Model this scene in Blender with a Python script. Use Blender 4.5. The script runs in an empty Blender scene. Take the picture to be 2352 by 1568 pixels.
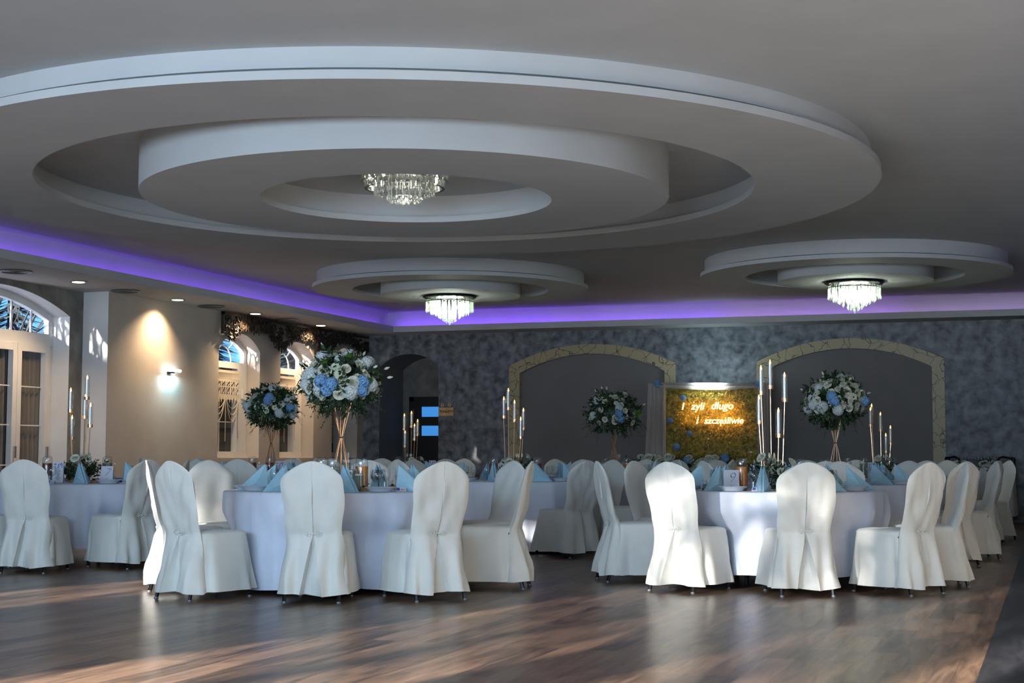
import bpy, math, random
from mathutils import Vector, Matrix, noise
PI = math.pi
sc = bpy.context.scene
col = sc.collection
sin, cos = math.sin, math.cos
rad = math.radians

# ------------------------------------------------------------------ camera
HC, YAW, PITCH, ROLL, FPX = 1.04, rad(19.43), rad(4.26), 0.0025, 3530.0
cd = bpy.data.cameras.new('camera'); cam = bpy.data.objects.new('camera', cd); col.objects.link(cam)
cd.sensor_width = 36; cd.lens = FPX / 2352 * 36; cd.clip_end = 300; cd.clip_start = .05
cam.matrix_world = Matrix.Translation((0, 0, HC)) @ Matrix.Rotation(YAW, 4, 'Z') @ Matrix.Rotation(PI/2 + PITCH, 4, 'X') @ Matrix.Rotation(ROLL, 4, 'Z')
sc.camera = cam
sc.view_settings.view_transform = 'Standard'; sc.view_settings.look = 'None'
sc.view_settings.gamma = 1; sc.view_settings.use_curve_mapping = False
sc.view_settings.exposure = 0.12

# ------------------------------------------------------------------ world + sun + daylight
w = bpy.data.worlds.new('sky'); sc.world = w; w.use_nodes = True
nt = w.node_tree; nt.nodes.clear()
wo = nt.nodes.new('ShaderNodeOutputWorld'); bg = nt.nodes.new('ShaderNodeBackground')
tc = nt.nodes.new('ShaderNodeTexCoord'); sp = nt.nodes.new('ShaderNodeSeparateXYZ'); rp = nt.nodes.new('ShaderNodeValToRGB')
nt.links.new(tc.outputs['Generated'], sp.inputs[0]); nt.links.new(sp.outputs['Z'], rp.inputs[0])
rp.color_ramp.elements[0].position = 0.0; rp.color_ramp.elements[0].color = (.16, .50, 1, 1)
rp.color_ramp.elements[1].position = .5; rp.color_ramp.elements[1].color = (.06, .26, .85, 1)
nt.links.new(rp.outputs[0], bg.inputs[0]); bg.inputs[1].default_value = 1.6
nt.links.new(bg.outputs[0], wo.inputs[0])

def lamp(name, kind, loc, power, color, target=None, **kw):
    l = bpy.data.lights.new(name, kind); o = bpy.data.objects.new(name, l); col.objects.link(o)
    l.energy = power; l.color = color; o.location = loc
    for k, v in kw.items(): setattr(l, k, v)
    if target is not None: o.rotation_euler = (Vector(target) - Vector(loc)).to_track_quat('-Z', 'Y').to_euler()
    return o
YREAR = -1.0
SUN = Vector((.255, .96, -.155)).normalized()
lamp('sun', 'SUN', (-8, -20, 5), 62.0, (1, .93, .86), target=Vector((-8, -20, 5)) + SUN, angle=rad(.9))
# daylight entering by the rear wall's windows: (centre x, width)
REAR = [(-9.95, 1.1), (-5.72, 1.75), (-3.4, 1.6), (-1.3, 1.3)]
for i, (x, wd) in enumerate(REAR):
    lamp('daylight', 'AREA', (x, YREAR+.12, 2.1), 140 * wd, (.56, .78, 1.0), target=(x, 10, 8.5), shape='RECTANGLE', size=wd, size_y=1.6)
DL = (1, .70, .42)
for y in (16.64, 19.01, 21.28, 23.56):
    lamp('downlight_glow', 'SPOT', (-11.77, y, 3.24), 230, DL, target=(-12.05, y-.12, 2.2), spot_size=rad(115), spot_blend=1.0, shadow_soft_size=.04)
VI = (.22, .07, 1.0)
lamp('cove_light', 'AREA', (-11.26, 12.2, 3.34), 30, VI, target=(-12.5, 11.2, 3.75), shape='RECTANGLE', size=.05, size_y=26).rotation_euler = (0, rad(100), 0)
def cove_back(x0, x1, p, c):
    lamp('cove_light', 'AREA', ((x0+x1)/2, 25.35, 3.34), p, c, shape='RECTANGLE', size=x1-x0, size_y=.05).rotation_euler = (rad(100), 0, 0)
cove_back(-11.2, -8.3, 6.5, VI); cove_back(-8.3, -5.2, 5, (.28, .10, 1)); cove_back(-5.2, -2.3, 3.4, (.42, .18, .85)); cove_back(-2.3, 1, 2.4, (.48, .28, .75))
lamp('cove_light', 'AREA', (.36, 12.2, 3.34), 14, (.2, .2, 1), shape='RECTANGLE', size=.05, size_y=26).rotation_euler = (0, rad(-100), 0)

# ------------------------------------------------------------------ materials
def mk(name, color=(.8, .8, .8), rough=.5, metal=0, trans=0, ior=1.45, emit=None, es=1, alpha=1, sheen=0, spec=None, sub=0):
    m = bpy.data.materials.new(name); m.use_nodes = True
    b = m.node_tree.nodes['Principled BSDF']; I = b.inputs
    I['Base Color'].default_value = (*color, 1); I['Roughness'].default_value = rough; I['Metallic'].default_value = metal
    I['Transmission Weight'].default_value = trans; I['IOR'].default_value = ior
    if emit: I['Emission Color'].default_value = (*emit, 1); I['Emission Strength'].default_value = es
    if alpha < 1: I['Alpha'].default_value = alpha
    if sheen: I['Sheen Weight'].default_value = sheen
    if spec is not None: I['Specular IOR Level'].default_value = spec
    return m
def N(m, t, **kw):
    n = m.node_tree.nodes.new(t)
    for k, v in kw.items():
        if k in n.inputs.keys(): n.inputs[k].default_value = v
        else: setattr(n, k, v)
    return n
def L(m, a, b): m.node_tree.links.new(a, b)
def bs(m): return m.node_tree.nodes['Principled BSDF']
def varied(m, c1, c2, scale=4, stretch=(1, 1, 1), bump=0, bscale=None, detail=4, dist=0, lo=.35, hi=.65, coord='Object'):
    t = N(m, 'ShaderNodeTexCoord'); mp = N(m, 'ShaderNodeMapping'); mp.inputs['Scale'].default_value = stretch
    L(m, t.outputs[coord], mp.inputs[0])
    n = N(m, 'ShaderNodeTexNoise', Scale=scale, Detail=detail, Distortion=dist); L(m, mp.outputs[0], n.inputs['Vector'])
    r = N(m, 'ShaderNodeValToRGB'); e = r.color_ramp.elements
    e[0].position = lo; e[0].color = (*c1, 1); e[1].position = hi; e[1].color = (*c2, 1)
    L(m, n.outputs['Fac'], r.inputs[0]); L(m, r.outputs[0], bs(m).inputs['Base Color'])
    if bump:
        n2 = N(m, 'ShaderNodeTexNoise', Scale=bscale or scale, Detail=3); L(m, mp.outputs[0], n2.inputs['Vector'])
        bp = N(m, 'ShaderNodeBump', Strength=bump, Distance=.02); L(m, n2.outputs['Fac'], bp.inputs['Height']); L(m, bp.outputs[0], bs(m).inputs['Normal'])
    return m
PLASTER = varied(mk('white_plaster', rough=.75), (.50, .51, .515), (.53, .54, .545), 2)
CREAMW = varied(mk('cream_plaster', rough=.8), (.56, .50, .43), (.60, .54, .47), 3)
WHITEW = varied(mk('window_white', rough=.5), (.70, .70, .70), (.75, .75, .75), 3)
STUCCO = varied(mk('grey_stucco', rough=.45), (.060, .066, .078), (.25, .275, .30), 6.5, dist=.25, detail=10, bump=.25, bscale=9, lo=.34, hi=.68)
STUCCO2 = varied(mk('grey_stucco_side', rough=.5), (.13, .125, .115), (.26, .25, .23), 4.2, dist=.4, detail=8, bump=.2, bscale=5, lo=.30, hi=.72)
TAUPE = varied(mk('taupe_paint', rough=.85), (.20, .185, .18), (.215, .20, .195), 3)
CLOTHC = varied(mk('cream_cloth', rough=.62, sheen=.25), (.70, .70, .65), (.76, .76, .71), 5, bump=.12, bscale=260)
CLOTHW = varied(mk('white_cloth', rough=.6, sheen=.2), (.66, .70, .82), (.72, .76, .88), 5, bump=.08, bscale=220)
SKIRTC = varied(mk('satin_skirt', rough=.35, sheen=.3), (.42, .40, .39), (.50, .48, .47), 6)
BLACKM = mk('black_metal', (.012, .012, .014), .3, .6)
CHROME = mk('chrome', (.5, .5, .5), .2, 1)
GOLD = mk('rose_gold', (.86, .56, .36), .22, 1)
BLUEN = varied(mk('blue_paper', rough=.75), (.34, .56, .68), (.37, .60, .72), 40)
PORC = mk('porcelain', (.62, .68, .74), .15)
GLASS = mk('clear_glass', (.97, .98, .98), .02, trans=1, ior=1.45)
def thin(name, tint, lo, hi, rough=.03, extra=None):
    m = bpy.data.materials.new(name); m.use_nodes = True; t = m.node_tree; t.nodes.clear()
    out = t.nodes.new('ShaderNodeOutputMaterial'); mix = t.nodes.new('ShaderNodeMixShader'); tr = t.nodes.new('ShaderNodeBsdfTransparent'); gl = t.nodes.new('ShaderNodeBsdfGlossy')
    tr.inputs[0].default_value = (*tint, 1); gl.inputs['Roughness'].default_value = rough
    lw = t.nodes.new('ShaderNodeLayerWeight'); lw.inputs[0].default_value = .35; mr = t.nodes.new('ShaderNodeMapRange'); mr.inputs[3].default_value = lo; mr.inputs[4].default_value = hi
    t.links.new(lw.outputs['Facing'], mr.inputs[0]); t.links.new(mr.outputs[0], mix.inputs[0]); src = tr.outputs[0]
    if extra:
        tl = t.nodes.new('ShaderNodeBsdfTranslucent'); tl.inputs[0].default_value = (*extra[1], 1); m2 = t.nodes.new('ShaderNodeMixShader'); m2.inputs[0].default_value = extra[0]
        t.links.new(tr.outputs[0], m2.inputs[1]); t.links.new(tl.outputs[0], m2.inputs[2]); src = m2.outputs[0]
    t.links.new(src, mix.inputs[1]); t.links.new(gl.outputs[0], mix.inputs[2]); t.links.new(mix.outputs[0], out.inputs[0]); return m
THING = thin('thin_glass', (.97, .99, 1), .03, .34)
PANE = thin('window_glass', (.97, .98, 1), .02, .12, .0)
CANDLE = mk('candle_wax', (.88, .88, .88), .5)
FLAME = mk('candle_flame', (1, .5, .1), .5, emit=(1, .40, .05), es=14)
LEAF = varied(mk('leaf_green', rough=.55), (.010, .030, .010), (.03, .07, .025), 30)
LEAF2 = varied(mk('leaf_olive', rough=.55), (.03, .05, .02), (.06, .09, .045), 30)
ROSEM = varied(mk('rose_petal', rough=.6), (.60, .60, .48), (.72, .72, .62), 20)
HYDW = varied(mk('white_petal', rough=.6), (.56, .60, .58), (.70, .74, .74), 20)
HYDB = varied(mk('blue_petal', rough=.6), (.13, .30, .56), (.26, .46, .72), 20)
GERB = varied(mk('gerbera_petal', rough=.6), (.66, .70, .52), (.76, .78, .64), 20)
POMG = varied(mk('green_petal', rough=.6), (.04, .14, .01), (.09, .26, .02), 60)
DARKC = mk('dark_centre', (.02, .015, .01), .8)
MARB = mk('beige_marble', (.4, .35, .22), .4)
def marble(m):
    t = N(m, 'ShaderNodeTexCoord')
    ns = N(m, 'ShaderNodeTexNoise', Scale=2.2, Detail=3); L(m, t.outputs['Object'], ns.inputs['Vector'])
    mx = N(m, 'ShaderNodeMix', data_type='VECTOR'); mx.inputs[0].default_value = .38
    L(m, t.outputs['Object'], mx.inputs[4]); L(m, ns.outputs['Color'], mx.inputs[5])
    v = N(m, 'ShaderNodeTexVoronoi', feature='DISTANCE_TO_EDGE', Scale=6.5); L(m, mx.outputs[1], v.inputs['Vector'])
    r = N(m, 'ShaderNodeValToRGB'); e = r.color_ramp.elements
    e[0].position = .002; e[0].color = (.04, .032, .02, 1); e[1].position = .03; e[1].color = (.43, .35, .20, 1)
    L(m, v.outputs['Distance'], r.inputs[0]); L(m, r.outputs[0], bs(m).inputs['Base Color'])
marble(MARB)
WOOD = mk('dark_wood_floor', rough=.30, spec=.32)
def wood(m):
    t = N(m, 'ShaderNodeTexCoord'); mp = N(m, 'ShaderNodeMapping'); mp.inputs['Rotation'].default_value = (0, 0, PI/2)
    L(m, t.outputs['Object'], mp.inputs[0])
    bk = N(m, 'ShaderNodeTexBrick', Scale=1.0); bk.offset = .37
    bk.inputs['Brick Width'].default_value = 1.15; bk.inputs['Row Height'].default_value = .16; bk.inputs['Mortar Size'].default_value = .0012
    bk.inputs['Color1'].default_value = (0, 0, 0, 1); bk.inputs['Color2'].default_value = (1, 1, 1, 1); bk.inputs['Mortar'].default_value = (0, 0, 0, 1); bk.inputs['Bias'].default_value = 0
    L(m, mp.outputs[0], bk.inputs['Vector'])
    m2 = N(m, 'ShaderNodeMapping'); m2.inputs['Scale'].default_value = (9, .9, 1); L(m, t.outputs['Object'], m2.inputs[0])
    gr = N(m, 'ShaderNodeTexNoise', Scale=2.2, Detail=6, Distortion=.8); L(m, m2.outputs[0], gr.inputs['Vector'])
    ad = N(m, 'ShaderNodeMath', operation='MULTIPLY_ADD'); L(m, bk.outputs['Color'], ad.inputs[0]); ad.inputs[1].default_value = .38; L(m, gr.outputs['Fac'], ad.inputs[2])
    r = N(m, 'ShaderNodeValToRGB'); e = r.color_ramp.elements
    e[0].position = .36; e[0].color = (.028, .016, .010, 1); e[1].position = 1.0; e[1].color = (.25, .155, .100, 1)
    L(m, ad.outputs[0], r.inputs[0]); L(m, r.outputs[0], bs(m).inputs['Base Color'])
    m3 = N(m, 'ShaderNodeMapping'); m3.inputs['Scale'].default_value = (14, 3.0, 1); L(m, t.outputs['Object'], m3.inputs[0])
    wv = N(m, 'ShaderNodeTexNoise', Scale=1.5, Detail=2, Distortion=2.5); L(m, m3.outputs[0], wv.inputs['Vector'])
    s = N(m, 'ShaderNodeMath', operation='MULTIPLY_ADD'); L(m, wv.outputs['Fac'], s.inputs[0]); s.inputs[1].default_value = .6; L(m, bk.outputs['Fac'], s.inputs[2])
    bp = N(m, 'ShaderNodeBump', Strength=.32, Distance=.004); L(m, s.outputs[0], bp.inputs['Height']); L(m, bp.outputs[0], bs(m).inputs['Normal'])
wood(WOOD)
TILE = varied(mk('dark_tile', rough=.3), (.012, .013, .016), (.03, .032, .036), 3, stretch=(6, 1, 1), bump=.05, bscale=30)
DOORB = mk('dark_door', (.008, .008, .01), .4)
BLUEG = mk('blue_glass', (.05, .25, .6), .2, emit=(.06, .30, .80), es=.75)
BRASSP = varied(mk('brushed_brass', rough=.35, metal=.8), (.45, .30, .16), (.60, .42, .24), 9)
LACE = mk('lace', (.62, .55, .45), .8)
def holes(m, sx, th):
    t = N(m, 'ShaderNodeTexCoord'); v = N(m, 'ShaderNodeTexVoronoi', feature='F1', Scale=sx); L(m, t.outputs['Object'], v.inputs['Vector'])
    c = N(m, 'ShaderNodeMath', operation='GREATER_THAN'); c.inputs[1].default_value = th; L(m, v.outputs['Distance'], c.inputs[0]); L(m, c.outputs[0], bs(m).inputs['Alpha'])
SHEER = mk('sheer_curtain', (.30, .27, .23), .9, alpha=.55)
BLIND = varied(mk('dark_blind', rough=.8), (.035, .038, .034), (.06, .062, .055), 1, stretch=(1, 1, 30))
DRAPE = mk('tulle', (.55, .50, .47), .8, alpha=.75)
GOLDW = varied(mk('gold_foliage', rough=.45), (.16, .13, .02), (.50, .38, .06), 14)
NEON = mk('neon_tube', (1, .8, .5), .4, emit=(1, .46, .14), es=7)
DARKW = varied(mk('carved_wood', rough=.5), (.010, .007, .005), (.045, .03, .02), 12)
CRYS = mk('crystal', (.95, .97, .93), .03, trans=.85, ior=1.5)
BULB = mk('bulb', (1, 1, 1), .4, emit=(.92, 1, .90), es=80)
BULBD = mk('bulb_dim', (1, 1, .8), .4, emit=(1, 1, .78), es=7)
CRYSL = thin('lit_crystal', (.95, 1, .93), .10, .7, .08, (.28, (.95, 1, .9)))
PAPER = mk('card_white', (.62, .62, .70), .7)
INK = mk('ink', (.01, .01, .012), .6)
INKB = mk('blue_print', (.05, .10, .45), .6)
ORANGE = mk('orange_juice', (.75, .24, .02), .3)
TEA = mk('brown_drink', (.22, .04, .008), .15)
LEMON = mk('lemon', (.62, .55, .08), .4)
WATER = mk('lemon_water', (.42, .48, .38), .1, trans=.6, ior=1.33)
SPOTM = mk('spot_glow', (1, .9, .7), .5, emit=(1, .80, .50), es=9)
SCON = mk('sconce_glow', (1, 1, 1), .4, emit=(.72, .93, 1), es=9)
VENTM = mk('vent_metal', (.16, .18, .20), .4, .5)
BARK = mk('bark', (.008, .009, .012), .9)
NEEDLE = mk('needle', (.006, .022, .03), .9)
GYPS = mk('baby_breath', (.62, .62, .52), .7)
SNOWG = mk('outdoor_ground', (.30, .33, .36), .9)
TAN = mk('wicker', (.35, .2, .09), .7)

# ------------------------------------------------------------------ helpers
class B:
    def __init__(s): s.v = []; s.f = []; s.m = []; s.mi = 0
    def add(s, vs, fs):
        o = len(s.v); s.v += [tuple(p) for p in vs]; s.f += [tuple(i + o for i in f) for f in fs]; s.m += [s.mi] * len(fs)
    def box(s, a, b):
        (x0, y0, z0), (x1, y1, z1) = a, b
        s.add([(x0,y0,z0),(x1,y0,z0),(x1,y1,z0),(x0,y1,z0),(x0,y0,z1),(x1,y0,z1),(x1,y1,z1),(x0,y1,z1)],
              [(0,3,2,1),(4,5,6,7),(0,1,5,4),(1,2,6,5),(2,3,7,6),(3,0,4,7)])
    def tube(s, pts, r, n=8, closed=False, cap=True):
        pts = [Vector(p) for p in pts]; k = len(pts); rs = r if isinstance(r, (list, tuple)) else [r] * k
        vs = []; up = None
        for i, p in enumerate(pts):
            a = pts[(i-1) % k] if (closed or i > 0) else p; b = pts[(i+1) % k] if (closed or i < k-1) else p
            t = (b - a).normalized()
            if up is None: up = Vector((0,0,1)) if abs(t.z) < .9 else Vector((1,0,0))
            u = t.cross(up).normalized(); up = u.cross(t).normalized()
            for j in range(n): vs.append(p + (u*cos(2*PI*j/n) + up*sin(2*PI*j/n)) * rs[i])
        fs = []
        for i in range(k if closed else k-1):
            for j in range(n): fs.append((i*n+j, i*n+(j+1) % n, ((i+1) % k)*n+(j+1) % n, ((i+1) % k)*n+j))
        if cap and not closed: fs += [tuple(range(n))[::-1], tuple((k-1)*n+j for j in range(n))]
        s.add(vs, fs)
    def lathe(s, prof, n=20, c=(0,0,0), cap=True):
        vs = [(c[0]+r*cos(2*PI*j/n), c[1]+r*sin(2*PI*j/n), c[2]+z) for r, z in prof for j in range(n)]
        fs = [(i*n+j, i*n+(j+1) % n, (i+1)*n+(j+1) % n, (i+1)*n+j) for i in range(len(prof)-1) for j in range(n)]
        if cap: fs += [tuple(range(n))[::-1], tuple((len(prof)-1)*n+j for j in range(n))]
        s.add(vs, fs)
    def ball(s, c, r, n=8, m=6):
        r = r if isinstance(r, (tuple, list)) else (r, r, r)
        vs = [(c[0], c[1], c[2]-r[2])]
        for i in range(1, m):
            a = -PI/2 + PI*i/m
            vs += [(c[0]+r[0]*cos(a)*cos(2*PI*j/n), c[1]+r[1]*cos(a)*sin(2*PI*j/n), c[2]+r[2]*sin(a)) for j in range(n)]
        vs.append((c[0], c[1], c[2]+r[2]))
        fs = [(0, 1+(j+1) % n, 1+j) for j in range(n)]
        for i in range(m-2): fs += [(1+i*n+j, 1+i*n+(j+1) % n, 1+(i+1)*n+(j+1) % n, 1+(i+1)*n+j) for j in range(n)]
        q = 1+(m-2)*n; fs += [(q+j, q+(j+1) % n, len(vs)-1) for j in range(n)]
        s.add(vs, fs)
    def grid(s, fn, nu, nv, closeu=False):
        vs = [fn(i/nu, j/nv) for j in range(nv+1) for i in range(nu if closeu else nu+1)]
        W = nu if closeu else nu+1
        fs = [(j*W+i, j*W+(i+1) % W, (j+1)*W+(i+1) % W, (j+1)*W+i) for j in range(nv) for i in range(nu)]
        s.add(vs, fs)
    def xf(s, M): s.v = [tuple(M @ Vector(p)) for p in s.v]; return s
    def mesh(s, name, mats, smooth=True, ang=40):
        me = bpy.data.meshes.new(name); me.from_pydata(s.v, [], s.f)
        mats = mats if isinstance(mats, (list, tuple)) else [mats]
        for m in mats: me.materials.append(m)
        me.polygons.foreach_set('material_index', s.m)
        if smooth:
            me.polygons.foreach_set('use_smooth', [True]*len(s.f)); me.set_sharp_from_angle(angle=rad(ang))
        me.update(); return me
    def build(s, name, mats, parent=None, loc=None, smooth=True, ang=40):
        return link(name, s.mesh(name, mats, smooth, ang), parent, loc)
def link(name, me, parent=None, loc=None, rot=None):
    o = bpy.data.objects.new(name, me); col.objects.link(o)
    if parent: o.parent = parent
    if loc is not None: o.location = loc
    if rot is not None: o.rotation_euler = rot
    return o
def empty(name, loc=(0,0,0), rz=0):
    o = bpy.data.objects.new(name, None); col.objects.link(o); o.location = loc; o.rotation_euler = (0,0,rz); o.empty_display_size = .1; return o
def tag(o, label, cat, group=None, kind=None):
    o['label'] = label; o['category'] = cat
    if group: o['group'] = group
    if kind: o['kind'] = kind
    return o
def struct(o): o['kind'] = 'structure'; return o
def copy_tree(o, parent=None):
    c = o.copy(); col.objects.link(c); c.parent = parent
    for ch in KIDS.get(o.name, ()): copy_tree(ch, c)
    return c
KIDS = {}
def proto(o):
    def rec(x):
        KIDS[x.name] = [c for c in col.objects if c.parent == x]
        for c in KIDS[x.name]: rec(c)
    rec(o); o['_p'] = 0; return o
class Proto:
    """first use moves the prototype itself, later uses copy it"""
    def __init__(s, root): s.r = proto(root); s.used = False; del s.r['_p']
    def put(s, loc, rz, label, cat, group):
        o = copy_tree(s.r) if s.used else s.r
        s.used = True; o.location = loc; o.rotation_euler = (0, 0, rz)
        return tag(o, label, cat, group)
def V(px, d, z=0.0):
    """a point on the floor plan: sideways offset px (of a 3530 px lens) at view depth d, in metres"""
    x = (px - 1176) / FPX * d
    return (x*cos(YAW) - d*sin(YAW), x*sin(YAW) + d*cos(YAW), z)
def text_mesh(name, body, size, mat, shear=0, ext=.002, spacing=1.0, offset=0, align='CENTER'):
    c = bpy.data.curves.new(name, 'FONT'); c.body = body; c.size = size; c.shear = shear; c.extrude = ext
    c.space_character = spacing; c.offset = offset; c.align_x = align; c.align_y = 'CENTER'; c.resolution_u = 3
    t = bpy.data.objects.new(name, c); col.objects.link(t)
    bpy.context.view_layer.update()
    me = bpy.data.meshes.new_from_object(t.evaluated_get(bpy.context.evaluated_depsgraph_get()))
    bpy.data.objects.remove(t); me.materials.clear(); me.materials.append(mat); me.name = name
    return me

# ------------------------------------------------------------------ room shell
ZC, ZS, XL, XR2, YB, YR = 3.63, 3.26, -12.1, 1.2, 26.0, YREAR
XO = -12.5
bq = B(); bq.add([(XO-1, YR, 0), (-.37, YR, 0), (-.37, YB+1.5, 0), (XO-1, YB+1.5, 0)], [(0,1,2,3)]); struct(bq.build('floor', WOOD, smooth=False))
bq = B(); bq.box((-.37, YR, -.02), (XR2, YB+1.5, .001)); struct(bq.build('floor', TILE, smooth=False))
def arch_z(u, u0, u1, zs, za, p=2.0):
    t = abs((u - (u0+u1)/2) / ((u1-u0)/2)); return zs + (za-zs) * max(0, 1 - t**p) ** (1/p if p != 1 else 1)
def arc_z(u, u0, u1, zs, za):
    """segment of a circle through both springs and the apex"""
    h = za-zs; c = (u1-u0)/2; R_ = (c*c+h*h)/(2*h); x = u-(u0+u1)/2
    return za - R_ + math.sqrt(max(0, R_*R_ - x*x))
def wall(name, mp, u0, u1, z0, z1, ops, mat, rmat=None, seg=20):
    """mp(u,z,d)->xyz; ops: (ua,ub,zsill,zspring,zapex,depth) arched openings with reveals"""
    b = B(); us = [u0, u1]
    for o in ops: us += [o[0] + (o[1]-o[0])*i/seg for i in range(seg+1)]
    us = sorted(set(round(x, 5) for x in us))
    for a, c in zip(us, us[1:]):
        m_ = (a+c)/2; op = next((o for o in ops if o[0] < m_ < o[1]), None)
        if not op: b.add([mp(a,z0,0), mp(c,z0,0), mp(c,z1,0), mp(a,z1,0)], [(0,1,2,3)]); continue
        ua, ub, zb, zs, za, dp = op; zA, zB = arc_z(a,ua,ub,zs,za), arc_z(c,ua,ub,zs,za)
        if zb > z0: b.add([mp(a,z0,0), mp(c,z0,0), mp(c,zb,0), mp(a,zb,0)], [(0,1,2,3)])
        b.add([mp(a,zA,0), mp(c,zB,0), mp(c,z1,0), mp(a,z1,0)], [(0,1,2,3)])
        b.mi = 1
        b.add([mp(a,zA,0), mp(c,zB,0), mp(c,zB,dp), mp(a,zA,dp)], [(0,1,2,3)])
        b.add([mp(a,zb,0), mp(c,zb,0), mp(c,zb,dp), mp(a,zb,dp)], [(0,1,2,3)])
        b.mi = 0
    b.mi = 1
    for ua, ub, zb, zs, za, dp in ops:
        for u in (ua, ub): b.add([mp(u,zb,0), mp(u,zs,0), mp(u,zs,dp), mp(u,zb,dp)], [(0,1,2,3)])
    return struct(b.build(name, [mat, rmat or mat], smooth=False))
WIN = [(20.75, 22.05, 1.0, 2.70, 2.96, .32), (22.75, 23.98, 1.0, 2.70, 2.96, .32), (24.70, 25.75, 1.0, 2.72, 2.98, .32)]
wall('wall_left', lambda u, z, d: (XL-d, u, z), 17.8, YB, 0, ZC, WIN, CREAMW, CREAMW)
W1 = (14.6, 17.5, 0.0, 2.90, 3.19, .35)
wall('wall_left', lambda u, z, d: (XO-d, u, z), YR, 17.8, 0, ZC, [(10.2, 13.0, 0.0, 2.90, 3.19, .35), W1], STUCCO2, WHITEW)
bq = B(); bq.add([(XO,17.8,0),(XL,17.8,0),(XL,17.8,ZC),(XO,17.8,ZC)], [(0,1,2,3)]); struct(bq.build('wall_left', WHITEW, smooth=False))
# back wall: doorway and two arched niches
DW = (-11.77, -10.59, 0.0, 2.67, 2.91, 1.1)
N1 = (-9.22, -6.16, 0.0, 2.65, 3.015, .10); N2 = (-4.756, -1.675, 0.0, 2.66, 3.015, .10)
wall('wall_back', lambda u, z, d: (u, YB+d, z), XL, XR2, 0, ZC, [DW, N1, N2], STUCCO, TAUPE, seg=28)
bq = B(); bq.box((-12.0, YB+1.1, 0), (-10.4, YB+1.2, 3.2)); struct(bq.build('wall_back', STUCCO2, smooth=False))
for n_ in (N1, N2):
    bq = B(); bq.box((n_[0]-.05, YB+.1, 0), (n_[1]+.05, YB+.14, 3.1)); struct(bq.build('wall_niche', TAUPE, smooth=False))
    b = B(); u0, u1 = n_[0], n_[1]; t_ = .20
    path = [(u0, 0, u0+t_, 0)] + [(u0, 2.65, u0+t_, 2.52)]
    for i in range(25):
        s_ = i/24; uo = u0+(u1-u0)*s_; ui = u0+t_+(u1-u0-2*t_)*s_
        path.append((uo, arc_z(uo,u0,u1,2.65,3.015), ui, arc_z(ui,u0+t_,u1-t_,2.52,2.845)))
    path += [(u1, 2.65, u1-t_, 2.52), (u1, 0, u1-t_, 0)]
    for (a, za, c, zc_), (a2, za2, c2, zc2) in zip(path, path[1:]):
        y0, y1 = YB-.02, YB+.1
        b.add([(a,y0,za),(c,y0,zc_),(c2,y0,zc2),(a2,y0,za2),(c,y1,zc_),(c2,y1,zc2),(a,y1,za),(a2,y1,za2)], [(0,1,2,3),(1,4,5,2),(0,3,7,6)])
    struct(b.build('trim_niche', MARB, smooth=False))
bq = B(); bq.add([(XR2,YR,0),(XR2,YB,0),(XR2,YB,ZC),(XR2,YR,ZC)], [(0,1,2,3)]); struct(bq.build('wall_right', CREAMW, smooth=False))
wall('wall_rear', lambda u, z, d: (u, YR-d, z), XO-.4, XR2, 0, ZC, [(x-wd/2, x+wd/2, .35, 2.86, 2.97, .3) for x, wd in REAR], CREAMW, WHITEW, seg=8)
# soffit with lip, cove and main ceiling
XS, YS, XSR = -11.2, 25.32, .3
b = B()
b.box((XO-.4, YR, ZS), (XS, YB+.02, ZS+.02)); b.box((XS, YS, ZS), (XSR, YB+.02, ZS+.02)); b.box((XSR, YR, ZS), (XR2, YB+.02, ZS+.02))
b.box((XS-.02, YR, ZS+.02), (XS, YS, ZS+.105)); b.box((XS-.02, YS, ZS+.02), (XSR+.02, YS+.02, ZS+.105)); b.box((XSR, YR, ZS+.02), (XSR+.02, YS, ZS+.105))
struct(b.build('ceiling_soffit', PLASTER, smooth=False))
b = B(); b.box((XS-.27, YR, ZS+.02), (XS-.22, YS+.24, ZC)); b.box((XS-.27, YS+.22, ZS+.02), (XSR+.27, YS+.26, ZC)); b.box((XSR+.22, YR, ZS+.02), (XSR+.26, YS+.24, ZC))
struct(b.build('ceiling_cove', PLASTER, smooth=False))
bq = B(); bq.box((XO-.5, YR-.3, ZC), (XR2, YB+1.3, ZC+.1)); struct(bq.build('ceiling', PLASTER, smooth=False))
def ring(prof, c, n=128):
    b = B(); vs = [(c[0]+r*cos(2*PI*j/n), c[1]+r*sin(2*PI*j/n), z) for r, z in prof for j in range(n)]; k = len(prof)
    b.add(vs, [(i*n+j, i*n+(j+1) % n, ((i+1) % k)*n+(j+1) % n, ((i+1) % k)*n+j) for i in range(k) for j in range(n)]); return b
def rings(c, RO, RH, dc, RD, RI, zA, zB, s, zin):
    l = .058 if s > .9 else .05; k = .085 if s > .9 else .06; g = .036 if s > .9 else .016
    struct(ring([(RO, zA), (RO, zA+l), (RO-k-.05, zA+l), (RO-k-.05, zA+l+g), (RO-k, zA+l+g), (RO-k, ZC), (RH+k, ZC), (RH+k, zA+l), (RH, zA+l), (RH, zA)], c).build('ceiling_ring', PLASTER, ang=30))
    if RI: struct(ring([(RD, zB), (RD, ZC), (RI+.07, ZC), (RI+.07, zB+.055), (RI, zB+.055), (RI, zB)], dc).build('ceiling_drum', PLASTER, ang=30))
    b = B()
    if RI: b.lathe([(RI+.1, zin), (RI+.1, zin+.05)], 64, (dc[0], dc[1], 0))
    else: b.lathe([(RD, zB), (RD, ZC)], 128, (dc[0], dc[1], 0))
    struct(b.build('ceiling_drum', PLASTER, ang=30))
def cf(x, y): return (x*cos(YAW)-y*sin(YAW), x*sin(YAW)+y*cos(YAW))
RC1 = cf(-1.016, 13.73); DC1 = cf(-.913, 13.155)
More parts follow.
